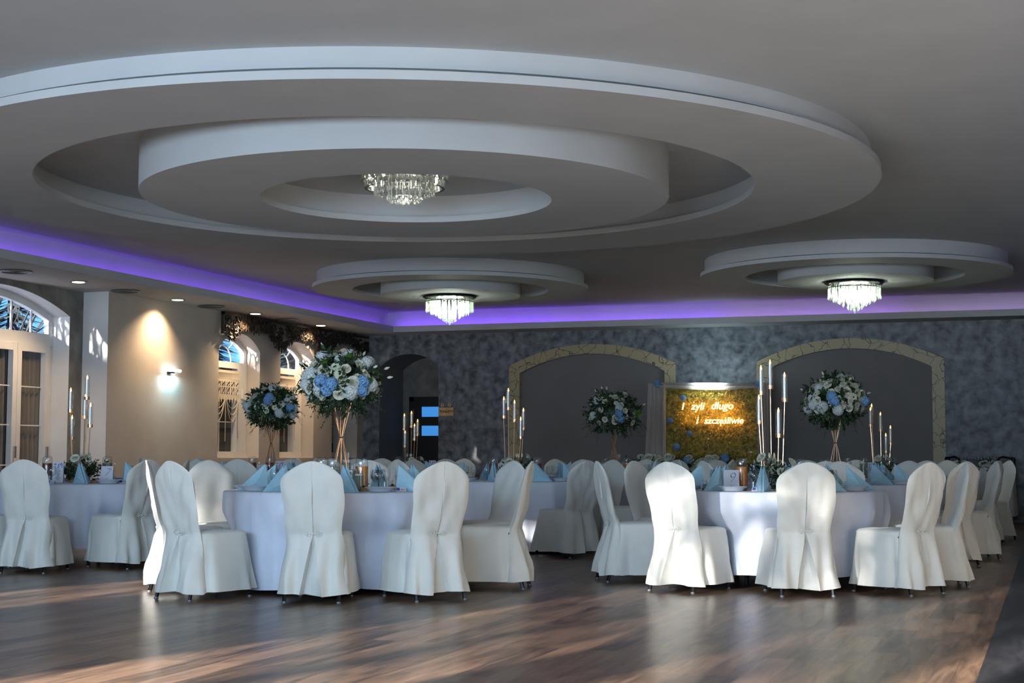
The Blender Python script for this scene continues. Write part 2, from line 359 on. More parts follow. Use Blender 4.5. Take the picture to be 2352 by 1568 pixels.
rings(RC1, 4.228, 3.164, DC1, 2.255, 1.252, 3.40, 3.24, 1, 3.50)
rings((-8.12, 20.37), 1.97, 1.40, (-8.12, 20.37), 1.0, 0, 3.40, 3.325, .5, 0)
rings((-2.45, 20.43), 2.0, 1.41, (-2.43, 20.43), 1.0, 0, 3.40, 3.335, .5, 0)
# outdoors
bq = B(); bq.add([(-60,-60,-.3),(30,-60,-.3),(30,60,-.3),(-60,60,-.3)], [(0,1,2,3)]); o = bq.build('ground_outside', SNOWG, smooth=False); struct(o)

# ------------------------------------------------------------------ left windows
def small_window(n, o):
    ya, yb, zb, zs, za, dp = o; x0 = XL-dp
    t = struct(empty('window_%d' % n, (0, 0, 0)))
    b = B(); fw = .085; N_ = 16
    pts = [(ya, zb), (ya, zs)] + [(ya+(yb-ya)*i/N_, arc_z(ya+(yb-ya)*i/N_, ya, yb, zs, za)) for i in range(N_+1)] + [(yb, zs), (yb, zb)]
    cy, cz = (ya+yb)/2, 2.2
    def inn(y, z): return (min(max(y, ya+fw), yb-fw), max(min(z, arc_z(min(max(y, ya+fw), yb-fw), ya, yb, zs, za)-fw), zb+fw))
    for p, q in zip(pts, pts[1:]+pts[:1]):
        pi, qi = inn(*p), inn(*q)
        b.add([(x0+.07,p[0],p[1]),(x0+.07,q[0],q[1]),(x0+.07,qi[0],qi[1]),(x0+.07,pi[0],pi[1]),(x0,pi[0],pi[1]),(x0,qi[0],qi[1])], [(0,1,2,3),(3,2,5,4)])
    b.box((x0, ya, 2.42), (x0+.08, yb, 2.52)); b.box((x0-.02, ya+.05, zb+.10), (x0+.094, ya+.13, 2.42)); b.box((x0-.02, yb-.30, zb+.10), (x0+.094, yb-.02, 2.42)); b.box((x0-.02, ya, zb), (x0+.09, yb, zb+.10))
    b.build('window_frame', WHITEW, t, smooth=False)
    b = B(); b.box((x0+.10, yb-.20, 1.95), (x0+.13, yb-.17, 2.1)); b.build('window_handle', WHITEW, t)
    b = B()   # muntins: inner arch and rays in the fanlight, cross bars below
    for i in range(10):
        a0, a1 = PI*i/10, PI*(i+1)/10
        b.tube([(x0+.02, cy-.24*cos(a0), 2.52+.26*sin(a0)), (x0+.02, cy-.24*cos(a1), 2.52+.26*sin(a1))], .011, 6)
    for a0 in (PI*.28, PI*.72): b.tube([(x0+.02, cy-.24*cos(a0), 2.52+.26*sin(a0)), (x0+.02, cy-.62*cos(a0), 2.52+.5*sin(a0))], .011, 6)
    b.box((x0+.01, ya+.1, 1.56), (x0+.03, yb-.1, 1.575)); b.box((x0+.01, cy-.12, zb+.1), (x0+.03, cy-.105, 2.42))
    b.build('muntin', WHITEW, t)
    b = B(); b.add([(x0+.01,ya,zb),(x0+.01,yb,zb),(x0+.01,yb,za),(x0+.01,ya,za)], [(0,1,2,3)]); b.build('pane', PANE, t, smooth=False)
    b = B(); b.box((x0-.05, ya-.2, zb-.1), (x0-.03, yb+.2, 2.44)); b.build('blind', BLIND, t, smooth=False)
    # lace half curtain
    c = tag(empty('lace_curtain', (0, 0, 0)), 'cream openwork lace valance with beaded swags in the %s arched window' % ['first small', 'second small', 'small corner'][n-2], 'curtain', 'lace curtains on the small windows')
    b = B(); y0, y1 = ya+.14, yb-.30; xx = x0+.12
    nc = 30
    def bars(z0, z1, k, r):
        for i in range(k): 
            yy = y0+(y1-y0)*(i+.5)/k; b.tube([(xx, yy-.010, z0), (xx, yy+.008, (z0+z1)/2), (xx, yy-.006, z1)], r, 4)
    z = 2.38
    for (zt, zb_, k, r) in ((2.38, 2.34, nc, .008), (2.24, 2.20, nc, .006), (2.13, 2.11, nc, .006), (2.00, 1.96, nc, .006)):
        b.box((xx-.003, y0, zb_), (xx+.003, y1, zt))
    bars(2.24, 2.34, nc, .007); bars(1.92, 2.0, nc, .006)
    for zt, zb_ in ((2.20, 2.13), (2.11, 2.0)):
        for i in range(6):
            yy = y0+(y1-y0)*(i+.5)/6; hw = (y1-y0)/12
            for s_ in (-1, 1): b.tube([(xx, yy, zt+.005), (xx, yy+s_*hw*.45, (zt+zb_)/2), (xx, yy, zb_-.005)], .009, 4)
            b.tube([(xx, yy-hw, zt), (xx, yy-hw, zb_)], .016, 4)
    for i in range(10):
        yy = y0+(y1-y0)*(i+.5)/10; hw = (y1-y0)/20; b.add([(xx,yy-hw,1.96),(xx,yy+hw,1.96),(xx,yy,1.86)], [(0,1,2)])
    b.build('lace_band', LACE, c)
    b = B()
    for k, (dz, w_) in enumerate(((.14, .5), (.24, .5), (.34, .5))):
        for s_ in (0, 1):
            a_ = y0+(y1-y0)*(.02+.5*s_); c_ = a_+(y1-y0)*.46
            b.tube([(xx, a_+(c_-a_)*i/10, 1.92-dz*4*(i/10)*(1-i/10)) for i in range(11)], .006, 5)
    for yy, l_ in ((y0+.02, .62), ((y0+y1)/2, .66), (y1-.02, .62)): b.tube([(xx, yy, 1.92), (xx, yy, 1.92-l_)], .007, 5)
    b.build('bead_swag', LACE, c)
for i, o_ in enumerate(WIN): small_window(i+2, o_)
def big_window(n, o):
    ya, yb, zb, zs, za, dp = o; x0 = XO-dp
    t = struct(empty('window_%d' % n, (0,0,0)))
    b = B(); N_ = 20; fw = .09
    for i in range(N_):
        p, q = ya+(yb-ya)*i/N_, ya+(yb-ya)*(i+1)/N_; zp, zq = arc_z(p,ya,yb,zs,za), arc_z(q,ya,yb,zs,za)
        b.add([(x0+.08,p,zp),(x0+.08,q,zq),(x0+.08,q,zq-fw),(x0+.08,p,zp-fw),(x0,p,zp-fw),(x0,q,zq-fw)], [(0,1,2,3),(3,2,5,4)])
    b.box((x0, ya, 2.50), (x0+.09, yb, 2.66)); b.box((x0, ya+.003, 0), (x0+.078, ya+fw, 2.88)); b.box((x0, yb-fw, 0), (x0+.078, yb-.003, 2.88))
    b.build('window_frame', WHITEW, t, smooth=False)
    b = B()
    for k in (1, 2, 3, 4, 5, 6):
        yy = ya+(yb-ya)*k/7; b.box((x0+.02, yy-.012, 2.66), (x0+.045, yy+.012, arc_z(yy,ya,yb,zs,za)-.05))
    b.build('muntin', WHITEW, t, smooth=False)
    b = B(); b.add([(x0+.03,ya,0),(x0+.03,yb,0),(x0+.03,yb,za),(x0+.03,ya,za)], [(0,1,2,3)]); b.build('pane', PANE, t, smooth=False)
    for k in range(4):
        y0 = ya+fw+(yb-ya-2*fw)*k/4; y1 = ya+fw+(yb-ya-2*fw)*(k+1)/4
        b = B(); s_ = .09
        b.box((x0+.03, y0+.002, 0), (x0+.11, y0+s_, 2.498)); b.box((x0+.03, y1-s_, 0), (x0+.11, y1-.002, 2.498)); b.box((x0+.03, y0+s_, 2.40), (x0+.107, y1-s_, 2.498)); b.box((x0+.03, y0+s_, 0), (x0+.107, y1-s_, .2))
        for z_ in (.9, 1.42, 1.93): b.box((x0+.05, y0, z_), (x0+.065, y1, z_+.015))
        fr = b.build('door_panel', WHITEW, t, smooth=False)
        b = B(); b.box((x0+.11, y1-.05, 1.0), (x0+.15, y1-.03, 1.15)); b.build('door_handle', CHROME, fr)
        b = B(); b.box((x0-.07, y0-.1, 0), (x0-.055, y1+.1, 2.52)); b.build('blind', BLIND, t, smooth=False)
        c = tag(B_curtain(x0-.02, y0+.05, y1-.05, .15, 2.42, 40+k+n*7), 'sheer beige curtain behind %s glazed leaf of the %s arched window' % (['the first', 'the second', 'the third', 'the last'][k], ['farther big', 'nearer big'][n == 5]), 'curtain', 'sheer curtains on the glazed doors')
def B_curtain(x, y0, y1, z0, z1, seed):
    b = B(); rnd = random.Random(seed); ph = [rnd.uniform(0, 6.28) for _ in range(4)]
    b.grid(lambda u, v: (x+.02*sin(u*38+ph[0])+.012*sin(u*71+ph[1]+v), y0+(y1-y0)*u, z0+(z1-z0)*v), 60, 4)
    return b.build('sheer_curtain', SHEER)
big_window(1, W1); big_window(5, (10.2, 13.0, 0.0, 2.90, 3.19, .35))
# ------------------------------------------------------------------ doorway on the back wall
yd = YB+1.08
d_ = struct(empty('door_1', (0,0,0)))
b = B(); b.box((-11.62, yd-.04, 0), (-11.53, yd+.02, 2.16)); b.box((-10.62, yd-.04, 0), (-10.52, yd+.02, 2.16)); b.box((-11.62, yd-.04, 2.08), (-10.52, yd+.02, 2.16)); b.build('door_frame', DOORB, d_, smooth=False)
b = B(); b.box((-11.53, yd-.02, 0), (-10.62, yd+.02, 2.08)); b.build('door_leaf', DOORB, d_, smooth=False)
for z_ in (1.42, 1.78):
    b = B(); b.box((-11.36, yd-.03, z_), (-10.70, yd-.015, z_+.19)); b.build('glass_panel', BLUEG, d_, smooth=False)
for z_ in (1.32, 1.86): b = B(); b.box((-11.54, yd-.05, z_), (-11.52, yd-.02, z_+.07)); b.build('hinge', CHROME, d_)
b = B(); b.box((-10.574, YB-.03, 1.765), (-10.285, YB-.018, 1.915))
s_ = tag(empty('toilet_sign', (0,0,0)), 'brushed brass sign reading TOALETY on the grey wall beside the doorway', 'sign')
b.build('sign_plate', BRASSP, s_, smooth=False)
tm = link('lettering', text_mesh('lettering', 'TOALETY', .062, INK, shear=.15, offset=.0012), s_, (-10.43, YB-.031, 1.84), (PI/2, 0, 0))
for k, x_ in enumerate((-10.50, -10.36)):
    o = tag(empty('restroom_pictogram', (x_, YB-.02, 1.965)), 'small round %s restroom pictogram above the brass sign' % ['mens', 'womens'][k], 'pictogram')
    b = B(); b.lathe([(.032, 0), (.032, .008)], 20); b.xf(Matrix.Rotation(PI/2, 4, 'X')); b.build('disc', BRASSP, o)
    b = B(); b.ball((0, -.012, .014), .006); b.add([(-.010,-.010,.008),(.010,-.010,.008),(0,-.010,-.02)] if k == 0 else [(0,-.010,.008),(.012,-.010,-.016),(-.012,-.010,-.016)], [(0,1,2)]); b.build('pictogram_figure', INK, o)
# ------------------------------------------------------------------ ceiling lamps in the soffit, vents, wall lamp
PLC = ['over the big arched window', 'over the blank cream wall', 'over the first small window', 'over the second small window']
for k, y in enumerate((16.64, 19.01, 21.28, 23.56)):
    o = tag(empty('downlight', (-11.77, y, 3.26)), 'round warm recessed downlight glowing in the soffit ' + PLC[k], 'downlight', 'downlights in the soffit')
    b = B(); b.lathe([(.085, 0), (.105, -.008), (.105, -.012), (.08, -.012)], 28); b.build('trim_rim', CHROME, o)
    b = B(); b.lathe([(.08, -.014), (.05, -.018)], 28); b.build('lamp_glow', SPOTM, o)
for k, y in enumerate((15.44, 17.78, 20.02, 22.39)):
    o = tag(empty('ceiling_vent', (-11.82, y, 3.258)), 'round grey air vent in the soffit ' + ['before the first downlight', 'between the first and second downlights', 'between the second and third downlights', 'between the third and last downlights'][k], 'vent', 'round vents in the soffit')
    b = B(); b.lathe([(.19, 0), (.20, -.012), (.17, -.02), (.16, -.006)], 32, cap=False); b.build('vent_rim', VENTM, o)
    b = B()
    for r_ in (.13, .10, .07, .035): b.lathe([(r_+.012, -.006), (r_, -.016), (r_-.012, -.006)], 32, cap=False)
    b.build('vent_grille', VENTM, o)
o = tag(empty('wall_lamp', (XL, 19.34, 2.265)), 'short white LED bar lamp glowing on the blank cream wall', 'wall lamp')
b = B(); b.tube([(.075, -.19, 0), (.075, .19, 0)], .021, 12); b.build('light_tube', SCON, o)
b = B(); b.box((0, -.05, -.04), (.07, .05, -.02)); b.build('bracket', BLACKM, o)
lamp('wall_lamp_glow', 'AREA', (XL+.10, 19.34, 2.235), 7.5, (.55, .86, 1), shape='RECTANGLE', size=.05, size_y=.38).rotation_euler = (0, rad(-22), 0)
# ------------------------------------------------------------------ carved valance over the small windows
def valance():
    o = tag(empty('carved_valance', (XL+.10, 0, 0)), 'dark carved scrollwork valance hanging under the soffit across the small windows', 'valance')
    b = B(); b.box((-.02, 20.66, 3.20), (.02, 25.98, 3.245)); b.box((-.02, 20.66, 2.90), (.02, 20.70, 3.24)); b.build('rail', DARKW, o, smooth=False)
    rnd = random.Random(5)
    def depth(y):
        d = .13
        for c_, a_, w_ in ((20.95, .23, .30), (22.6, .30, .38), (24.2, .30, .36), (25.7, .24, .3), (21.7, .07, .2), (23.4, .07, .2)): d += a_*math.exp(-((y-c_)/w_)**2)
        return d
    b = B()
    for i in range(190):
        y = rnd.uniform(20.72, 25.95); d = depth(y); z = 3.2 - rnd.random()*d; r_ = rnd.uniform(.05, .12); a0 = rnd.uniform(0, 6.28); s_ = rnd.choice((-1, 1))
        if z - r_*.7 < 3.2-d: z = 3.2-d+r_*.7
        b.tube([(rnd.uniform(-.01,.01), y+s_*r_*(1-j/16)*cos(a0+j*.55), z+r_*(1-j/16)*sin(a0+j*.55)) for j in range(13)], [.020*(1-j/20) for j in range(13)], 5)
        if rnd.random() < .6: b.ball((.01, y, z), (.012, .022, .022), 6, 4)
    for i in range(60):
        y = 20.75+5.15*(i+.5)/60; d = depth(y)
        b.tube([(0, y+.05*sin(i*1.3), 3.2-d*.75), (0, y+.02*sin(i*2.1), 3.2-d-.01), (0, y, 3.2-d-.05*abs(sin(i*1.7))-.02)], [.010, .018, .003], 5)
    b.build('scrollwork', DARKW, o)
valance()

# ------------------------------------------------------------------ chandeliers
def chandelier_lit(loc, label):
    t = tag(empty('chandelier', loc), label, 'chandelier')
    b = B(); b.lathe([(.0, .0), (.375, 0), (.385, -.02), (.36, -.035), (.0, -.035)], 40, cap=False); b.lathe([(.34, -.075), (.35, -.085), (.33, -.09)], 40, cap=False); b.build('ceiling_plate', BLACKM, t)
    rnd = random.Random(hash(label) % 97 if False else 7)
    def drop(b, x, y, z0, z1, r):
        b.lathe([(r*.45, z0), (r*.5, z0-(z0-z1)*.7), (r, z1+.035), (r*.8, z1+.015), (0.001, z1)], 6, (x, y, 0), cap=False)
    b = B()
    for rr, z1, n in ((.335, -.23, 46), (.27, -.27, 36), (.20, -.29, 26)):
        for j in range(n):
            a = 2*PI*j/n; drop(b, rr*cos(a), rr*sin(a), -.06, z1+rnd.uniform(-.012,.012), .012)
    b.build('crystal_curtain', CRYSL, t)
    b = B()
    for rr, z1, n in ((.15, -.33, 9), (.09, -.37, 7), (.0, -.42, 1), (.045, -.39, 4)):
        for j in range(n):
            a = 2*PI*j/n+rr; drop(b, rr*cos(a), rr*sin(a), -.2, z1, .018)
    b.build('crystal_drop', CRYSL, t)
    for j in range(8):
        a = 2*PI*j/8; b = B(); b.ball((.17*cos(a), .17*sin(a), -.14), (.022, .022, .05), 8, 6); b.build('bulb', BULB, t)
    
    lamp('chandelier_glow', 'POINT', (loc[0], loc[1], loc[2]-.17), 8, (.9, 1, .88), shadow_soft_size=.12)
chandelier_lit((-8.13, 20.36, 3.322), 'brightly lit crystal chandelier under the small ceiling ring nearer the window wall')
chandelier_lit((-2.44, 20.42, 3.332), 'brightly lit crystal chandelier under the small ceiling ring farther from the windows')
def chandelier_big(loc):
    t = tag(empty('chandelier', loc), 'large dimly lit crystal chandelier in the centre of the great ceiling ring', 'chandelier')
    b = B(); b.lathe([(0, 0), (.22, 0), (.22, -.03), (0, -.03)], 32, cap=False); b.build('ceiling_plate', CHROME, t)
    b = B(); n = 36
    for rr, z in ((.37, -.07), (.335, -.13)):
        b.lathe([(rr-.012, z-.045), (rr-.012, z-.048), (rr+.012, z-.048)], 40, cap=False)
    b.build('ring_frame', CHROME, t)
    b = B()
    for rr, z0, z1, n in ((.37, -.055, -.115, 34), (.335, -.12, -.165, 26)):
        for j in range(n):
            a = 2*PI*j/n; M_ = Matrix.Translation((rr*cos(a), rr*sin(a), 0)) @ Matrix.Rotation(a, 4, 'Z')
            q = B(); q.box((-.010, -.024, z1), (.010, .024, z0)); q.xf(M_); b.add(q.v, q.f)
    b.build('crystal_block', CRYS, t, smooth=False)
    b = B()
    for rr, z1, n in ((.25, -.20, 22), (.14, -.26, 15), (.05, -.27, 6)):
        for j in range(n):
            a = 2*PI*j/n; b.tube([(rr*cos(a), rr*sin(a), -.04), (rr*cos(a), rr*sin(a), z1)], .0075, 5)
    b.build('crystal_rod', CRYS, t)
    b = B()
    for rr, z1, n in ((.25, -.215, 22), (.14, -.275, 15), (.05, -.285, 6)):
        b.tube([(rr*cos(2*PI*j/24), rr*sin(2*PI*j/24), z1+.02) for j in range(24)], .0025, 4, closed=True)
        for j in range(n):
            a = 2*PI*j/n; b.ball((rr*cos(a), rr*sin(a), z1), (.022, .022, .026), 6, 4)
    b.build('bead_chain', CRYS, t, smooth=False)
    for j in range(7):
        a = 2*PI*j/7; b = B(); b.ball((.30*cos(a), .30*sin(a), -.09), (.016, .016, .03), 8, 6); b.build('bulb', BULBD, t)
    lamp('chandelier_glow', 'POINT', (loc[0], loc[1], loc[2]-.3), 2.0, (1, .97, .85), shadow_soft_size=.1)
chandelier_big((DC1[0]-.02, DC1[1], 3.52))

# ------------------------------------------------------------------ covered chairs
def lerp(a, b, t): return a + (b-a)*t
def pl(z, tb):
    for (z0, a), (z1, c) in zip(tb, tb[1:]):
        if z0 >= z >= z1: return lerp(c, a, (z-z1)/(z0-z1))
    return tb[-1][1] if z < tb[-1][0] else tb[0][1]
def cover_mesh(seed):
    rnd = random.Random(seed); ph = [rnd.uniform(0, 6.28) for _ in range(12)]; open_ = rnd.uniform(.058, .085); skew = rnd.uniform(-.02, .02)
    YBt = [(1.0, -.372), (.94, -.362), (.87, -.352), (.70, -.318), (.55, -.290), (.48, -.272), (.40, -.288), (.2, -.325), (.05, -.352)]
    YFt = [(1.0, -.352), (.94, -.318), (.87, -.302), (.70, -.262), (.55, -.225), (.47, -.18), (.40, -.145), (.05, -.15)]
    Wt = [(.84, .226), (.75, .226), (.6, .212), (.48, .203), (.42, .208), (.2, .235), (.05, .268)]
    Ht = [(1.0, .0), (.9985, .022), (.994, .045), (.985, .073), (.972, .104), (.955, .135), (.93, .172), (.90, .205), (.87, .221), (.84, .226)]
    def half(z): return pl(z, Ht) if z > .84 else pl(z, Wt)
    b = B(); zs = [1.0, .9985, .994, .985, .972, .955, .93, .90, .87, .84, .80, .75, .70, .65, .60, .56, .52, .50, .485, .47, .45, .42, .38, .33, .27, .21, .15, .10, .058]
    nb = 14; vs = []
    for z in zs:
        wd = max(half(z), .004); yb, yf = pl(z, YBt), pl(z, YFt); ring_ = []
        t = max(0, (.48-z)/.43)
        if z < .48: pw, dp, sx = .004+open_*t, .085*min(1, t*3)+.004, skew*t
        elif z < .76: pw, dp, sx = .0032, .010, 0
        else: pw, dp, sx = .0028, .0025, 0
        pw = min(pw, wd*.5)
        xs = [-wd + (wd-pw+sx)*i/nb for i in range(nb+1)]
        xs += [sx-pw*.72, sx+pw*.72] + [pw+sx + (wd-pw-sx)*i/nb for i in range(nb+1)]
        zz = .05+.012*sin(ph[0]+1) if z == .058 else z
        for i, x in enumerate(xs):
            inner = i in (nb+1, nb+2)
            u = abs(x)/wd
            y = yb + (yf-yb)*.5*min(1, u)**7
            fold = (.020*sin(x*29+ph[1]+2*z)+.012*sin(x*53+ph[2]-3*z))*min(1, t*1.5)
            fold += (.007*sin(x*20+z*14*math.copysign(1, x)+ph[3])+.005*sin(x*44-z*19*math.copysign(1, x)+ph[4]))*(1-abs(z-.6)/.4 if .2 < z < 1 else 0) + .016*noise.noise((x*7, z*6, seed*3.1)) + .007*noise.noise((x*19, z*9, seed*1.7))
            fold += .016*math.exp(-((z-.475)/.03)**2)*math.exp(-(x/.09)**2)
            y += fold*(1-u**6)
            if inner: y += dp
            zd = (.010*sin(x*14+ph[4]) if z == .058 else 0)
            ring_.append((x + .006*sin(z*20+ph[5])*u, y, zz+zd if z == .058 else z))
        for i in range(13):
            x = wd - 2*wd*(i+.5)/13.0; u = abs(x)/wd
            y = yf - (yf-yb)*.5*u**7 + .006*noise.noise((x*9, z*7, seed+9)) + .006*sin(x*30+z*9+ph[6])*(1 if .5 < z < .9 else 0)
            ring_.append((x, y, z))
        vs += ring_
    R_ = len(vs)//len(zs); k = len(zs)
    fs = [(i*R_+j, i*R_+(j+1) % R_, (i+1)*R_+(j+1) % R_, (i+1)*R_+j) for i in range(k-1) for j in range(R_)]
    fs.append(tuple(range(R_)))
    b.add(vs, fs)
    # seat and its skirt
    n = 72; lv = [(.492, .0), (.494, .45), (.490, .80), (.482, .95), (.468, 1.0), (.45, 1.0), (.40, 1.0), (.33, 1.0), (.26, 1.0), (.19, 1.0), (.12, 1.0), (.062, 1.0)]
    vs = []
    for z, s_ in lv:
        t = max(0, (.45-z)/.40)
        hx, hy = lerp(.218, .262, t**.8), lerp(.235, .275, t**.8)
        for j in range(n):
            a = 2*PI*j/n; c_, d_ = cos(a), sin(a)
            x = hx*s_*math.copysign(abs(c_)**.42, c_); y = hy*s_*math.copysign(abs(d_)**.42, d_)
            if s_ == 1.0:
                f_ = 1 + t*(.065*sin(5*a+ph[7]+z*2)+.06*sin(9*a+ph[8]-z*3)+.035*sin(15*a+ph[9]+z*4)) + .045*noise.noise((x*6, y*6, z*4+seed)) + .02*noise.noise((x*16, y*16, z*8+seed))
                x *= f_; y *= f_
            zz = z + (.012*sin(3*a+ph[10]) if z < .06 else 0) + (.006*noise.noise((x*8, y*8, seed)) if s_ < 1 else 0)
            vs.append((x, y-.005, zz))
    k = len(lv)
    b.add(vs, [(i*n+j, i*n+(j+1) % n, (i+1)*n+(j+1) % n, (i+1)*n+j) for i in range(k-1) for j in range(n)])
    return b.mesh('chair_cover', CLOTHC, ang=55)
def leg_mesh(x, y0, y1):
    b = B(); b.tube([(x*.93, y0, .44), (x, y1, .004)], .015, 6); return b.mesh('leg', BLACKM)
def foot_mesh(x, y1):
    b = B(); b.lathe([(.0165, 0), (.0175, .003), (.0165, .014)], 10, (x, y1, 0)); return b.mesh('foot_glide', VENTM)
LEGS = [(leg_mesh(x, y0, y1), foot_mesh(x, y1)) for x, y0, y1 in ((-.195, -.2, -.315), (.195, -.2, -.315), (-.19, .17, .235), (.19, .17, .235))]
def frog_mesh():
    b = B()
    for s_ in (-1, 1):
        for (cx, cz, r_) in ((.030, .010, .011), (.030, -.010, .011), (.048, 0, .011)):
            b.tube([(s_*(cx+r_*cos(2*PI*i/10)), -.003*sin(i), cz+r_*sin(2*PI*i/10)) for i in range(10)], .0028, 5, closed=True)
        b.tube([(0, 0, 0), (s_*.02, -.002, .001)], .004, 5)
    b.ball((0, -.004, 0), .0075, 8, 6)
    return b.mesh('frog_fastener', CLOTHC)
FROG = frog_mesh()
def make_chair(seed, detail=True):
    t = empty('banquet_chair')
    c = link('chair_cover', cover_mesh(seed), t)
    link('frog_fastener', FROG, c, (0, -.272, .484))
    for lm, fm in LEGS:
        l_ = link('leg', lm, t); link('foot_glide', fm, l_)
    return t
CH = [Proto(make_chair(s)) for s in (3, 8, 15)]
nchair = [0]
def chair(px, d, heading, label, group, kind=None):
    """heading in degrees: 0 looks away from the camera, 90 to its right"""
    p = CH[(nchair[0] if kind is None else kind) % 3]; nchair[0] += 1
    x, y, _ = V(px, d); FOOT.append((x, y, YAW - rad(heading)))
    return p.put((x, y, 0), YAW - rad(heading), label, 'chair', group)

# ------------------------------------------------------------------ tables with cloths
ZT = .765
def pressed(p, o, R0):
    """how far in a chair pushes the hanging cloth at the point p of a table centred at o"""
    wx, wy = o[0]+p[0]*cos(YAW)-p[1]*sin(YAW), o[1]+p[0]*sin(YAW)+p[1]*cos(YAW); s_ = 1.0; r0 = math.hypot(*p)
    for cx, cy, rz in FOOT:
        if abs(cx-o[0]) > 2 or abs(cy-o[1]) > 2: continue
        for _ in range(60):
            dx, dy = o[0]+(wx-o[0])*s_-cx, o[1]+(wy-o[1])*s_-cy
            lx, ly = dx*cos(rz)+dy*sin(rz), -dx*sin(rz)+dy*cos(rz)
            if abs(lx) < .30 and -.38 < ly < .315 and s_*r0 > .45: s_ -= .012
            else: break
    return s_
def cloth_mesh(seed, hem, R_=.92, o=(0, 0)):
    rnd = random.Random(seed); ph = [rnd.uniform(0, 6.28) for _ in range(6)]; n = 216
    lv = [(ZT, 0.0), (ZT, .5), (ZT, .96), (ZT-.002, .992), (ZT-.010, 1.0)] + [(ZT-.010-(ZT-.010-hem)*(i/14), 1.0) for i in range(1, 15)]
    PR = [pressed((1.0*cos(2*PI*j/n), 1.0*sin(2*PI*j/n)), o, R_) for j in range(n)]
    MN = [min(PR[(j+k) % n] for k in range(-2, 3)) for j in range(n)]; SM = [sum(MN[(j+k) % n] for k in range(-7, 8))/15 for j in range(n)]
    vs = []
    for z, s_ in lv:
        t = max(0, (ZT-.01-z)/(ZT-.01-hem))
        for j in range(n):
            a = 2*PI*j/n
            q1 = sin(7*a+ph[0]+.9*sin(2*a+ph[1])); q2 = sin(11*a+ph[2]+1.1*sin(3*a+ph[3]))
            f_ = .62*(1-2*abs(q1)**.75)+.45*(1-2*abs(q2)**.8)
            r_ = R_*s_ + (t**.7)*(.050+.062*f_)
            if z < .64 and SM[j] < .995:
                k_ = min(1, (.64-z)/.24); k_ = k_*k_*(3-2*k_); r_ = r_*(1-k_) + min(r_, 1.0*SM[j]*(1+.03*f_))*k_
            vs.append((r_*cos(a), r_*sin(a), z + (.012*sin(5*a+ph[4]) if t > .99 else 0)))
    b = B(); b.add(vs, [(i*n+j, i*n+(j+1) % n, (i+1)*n+(j+1) % n, (i+1)*n+j) for i in range(len(lv)-1) for j in range(n)])
    return b.mesh('tablecloth', CLOTHW, ang=70)
b = B(); b.lathe([(0, .735), (.885, .735), (.885, .758), (0, .758)], 48, cap=False); TTOP = b.mesh('table_top', BLACKM)
def tleg(a):
    b = B(); b.tube([(.32*cos(a), .32*sin(a), .735), (.38*cos(a), .38*sin(a), 0)], .018, 8); return b.mesh('leg', BLACKM)
TLEG = [tleg(PI/4+i*PI/2) for i in range(4)]
TB = {}
def table(key, px, d, hem, what, seed):
    x, y, _ = V(px, d)
    t = tag(empty('round_table', (x, y, 0), YAW), 'round banquet table under ' + what, 'table', 'round banquet tables')
    link('table_top', TTOP, t)
    for l_ in TLEG: link('leg', l_, t)
    TB[key] = (px, d, what, (x, y)); CL[key] = (seed, hem)
CL = {}; FOOT = []
def lay_cloth(key):
    x, y = TB[key][3]; c = link('tablecloth', cloth_mesh(*CL[key], .92, (x, y)), None, (x, y, 0), (0, 0, YAW))
    tag(c, 'floor-length white cloth draped over ' + TB[key][2], 'tablecloth', 'white round tablecloths')
table('A', 785, 12.3, .05, 'the front table with the tall white and blue flower ball', 1)
table('B', 1774, 12.85, .10, 'the front table with the card numbered nine', 2)
table('C', 190, 15.4, .17, 'the table with the card numbered seven by the cream wall', 3)
table('D', 625, 18.5, .10, 'the flower ball table near the small windows', 4)
table('E', 1175, 17.3, .04, 'the middle candelabra table in front of the first niche', 5)
table('F', 1410, 21.0, .06, 'the far table with the flower ball before the first niche', 6)
table('G', 945, 22.7, .06, 'the far candelabra table in front of the doorway', 7)
table('H', 1918, 16.0, .06, 'the flower ball table before the second niche', 8)
table('I', 2022, 19.6, .06, 'the far candelabra table before the second niche', 9)

NM = {'A': 'the tall flower table', 'B': 'table nine', 'C': 'table seven', 'D': 'the window-side flower table',
      'E': 'the middle candle table', 'F': 'the far flower table', 'G': 'the doorway candle table', 'H': 'the flower table past table nine', 'I': 'the rearmost candle table'}
def put_chairs(key, rows):
    px, d, what, _ = TB[key]
    for phi, r_, hd, kind, desc in rows:
        x0 = (px-1176)/FPX*d; x = x0 + r_*sin(rad(phi)); dd = d - r_*cos(rad(phi))
        chair(x/dd*FPX+1176, dd, hd, 'cream covered banquet chair ' + desc, 'covered chairs at ' + NM[key], kind)
put_chairs('A', [(-1.5, 1.04, 4, 0, 'with its back turned, front of the tall flower table'),
    (-44, 1.25, 41, 1, 'showing its seat, front window side of the tall flower table'),
    (38, 1.14, -30, 2, 'showing back and seat, front doorway side of the tall flower table'),
    (92, 1.17, -82, 0, 'in profile at the niche side of the tall flower table'),
    (130, 1.44, -128, 1, 'half hidden behind the profile chair of the tall flower table'),
    (-116, 1.08, 140, 2, 'facing the room beyond the front tall flower ball table, window side'),
    (-79, 1.15, 78, 0, 'seen edge-on at the window side of the tall flower table'),
    (176, 1.2, 180, 1, 'at the far side of the tall flower table, hidden by jugs')])
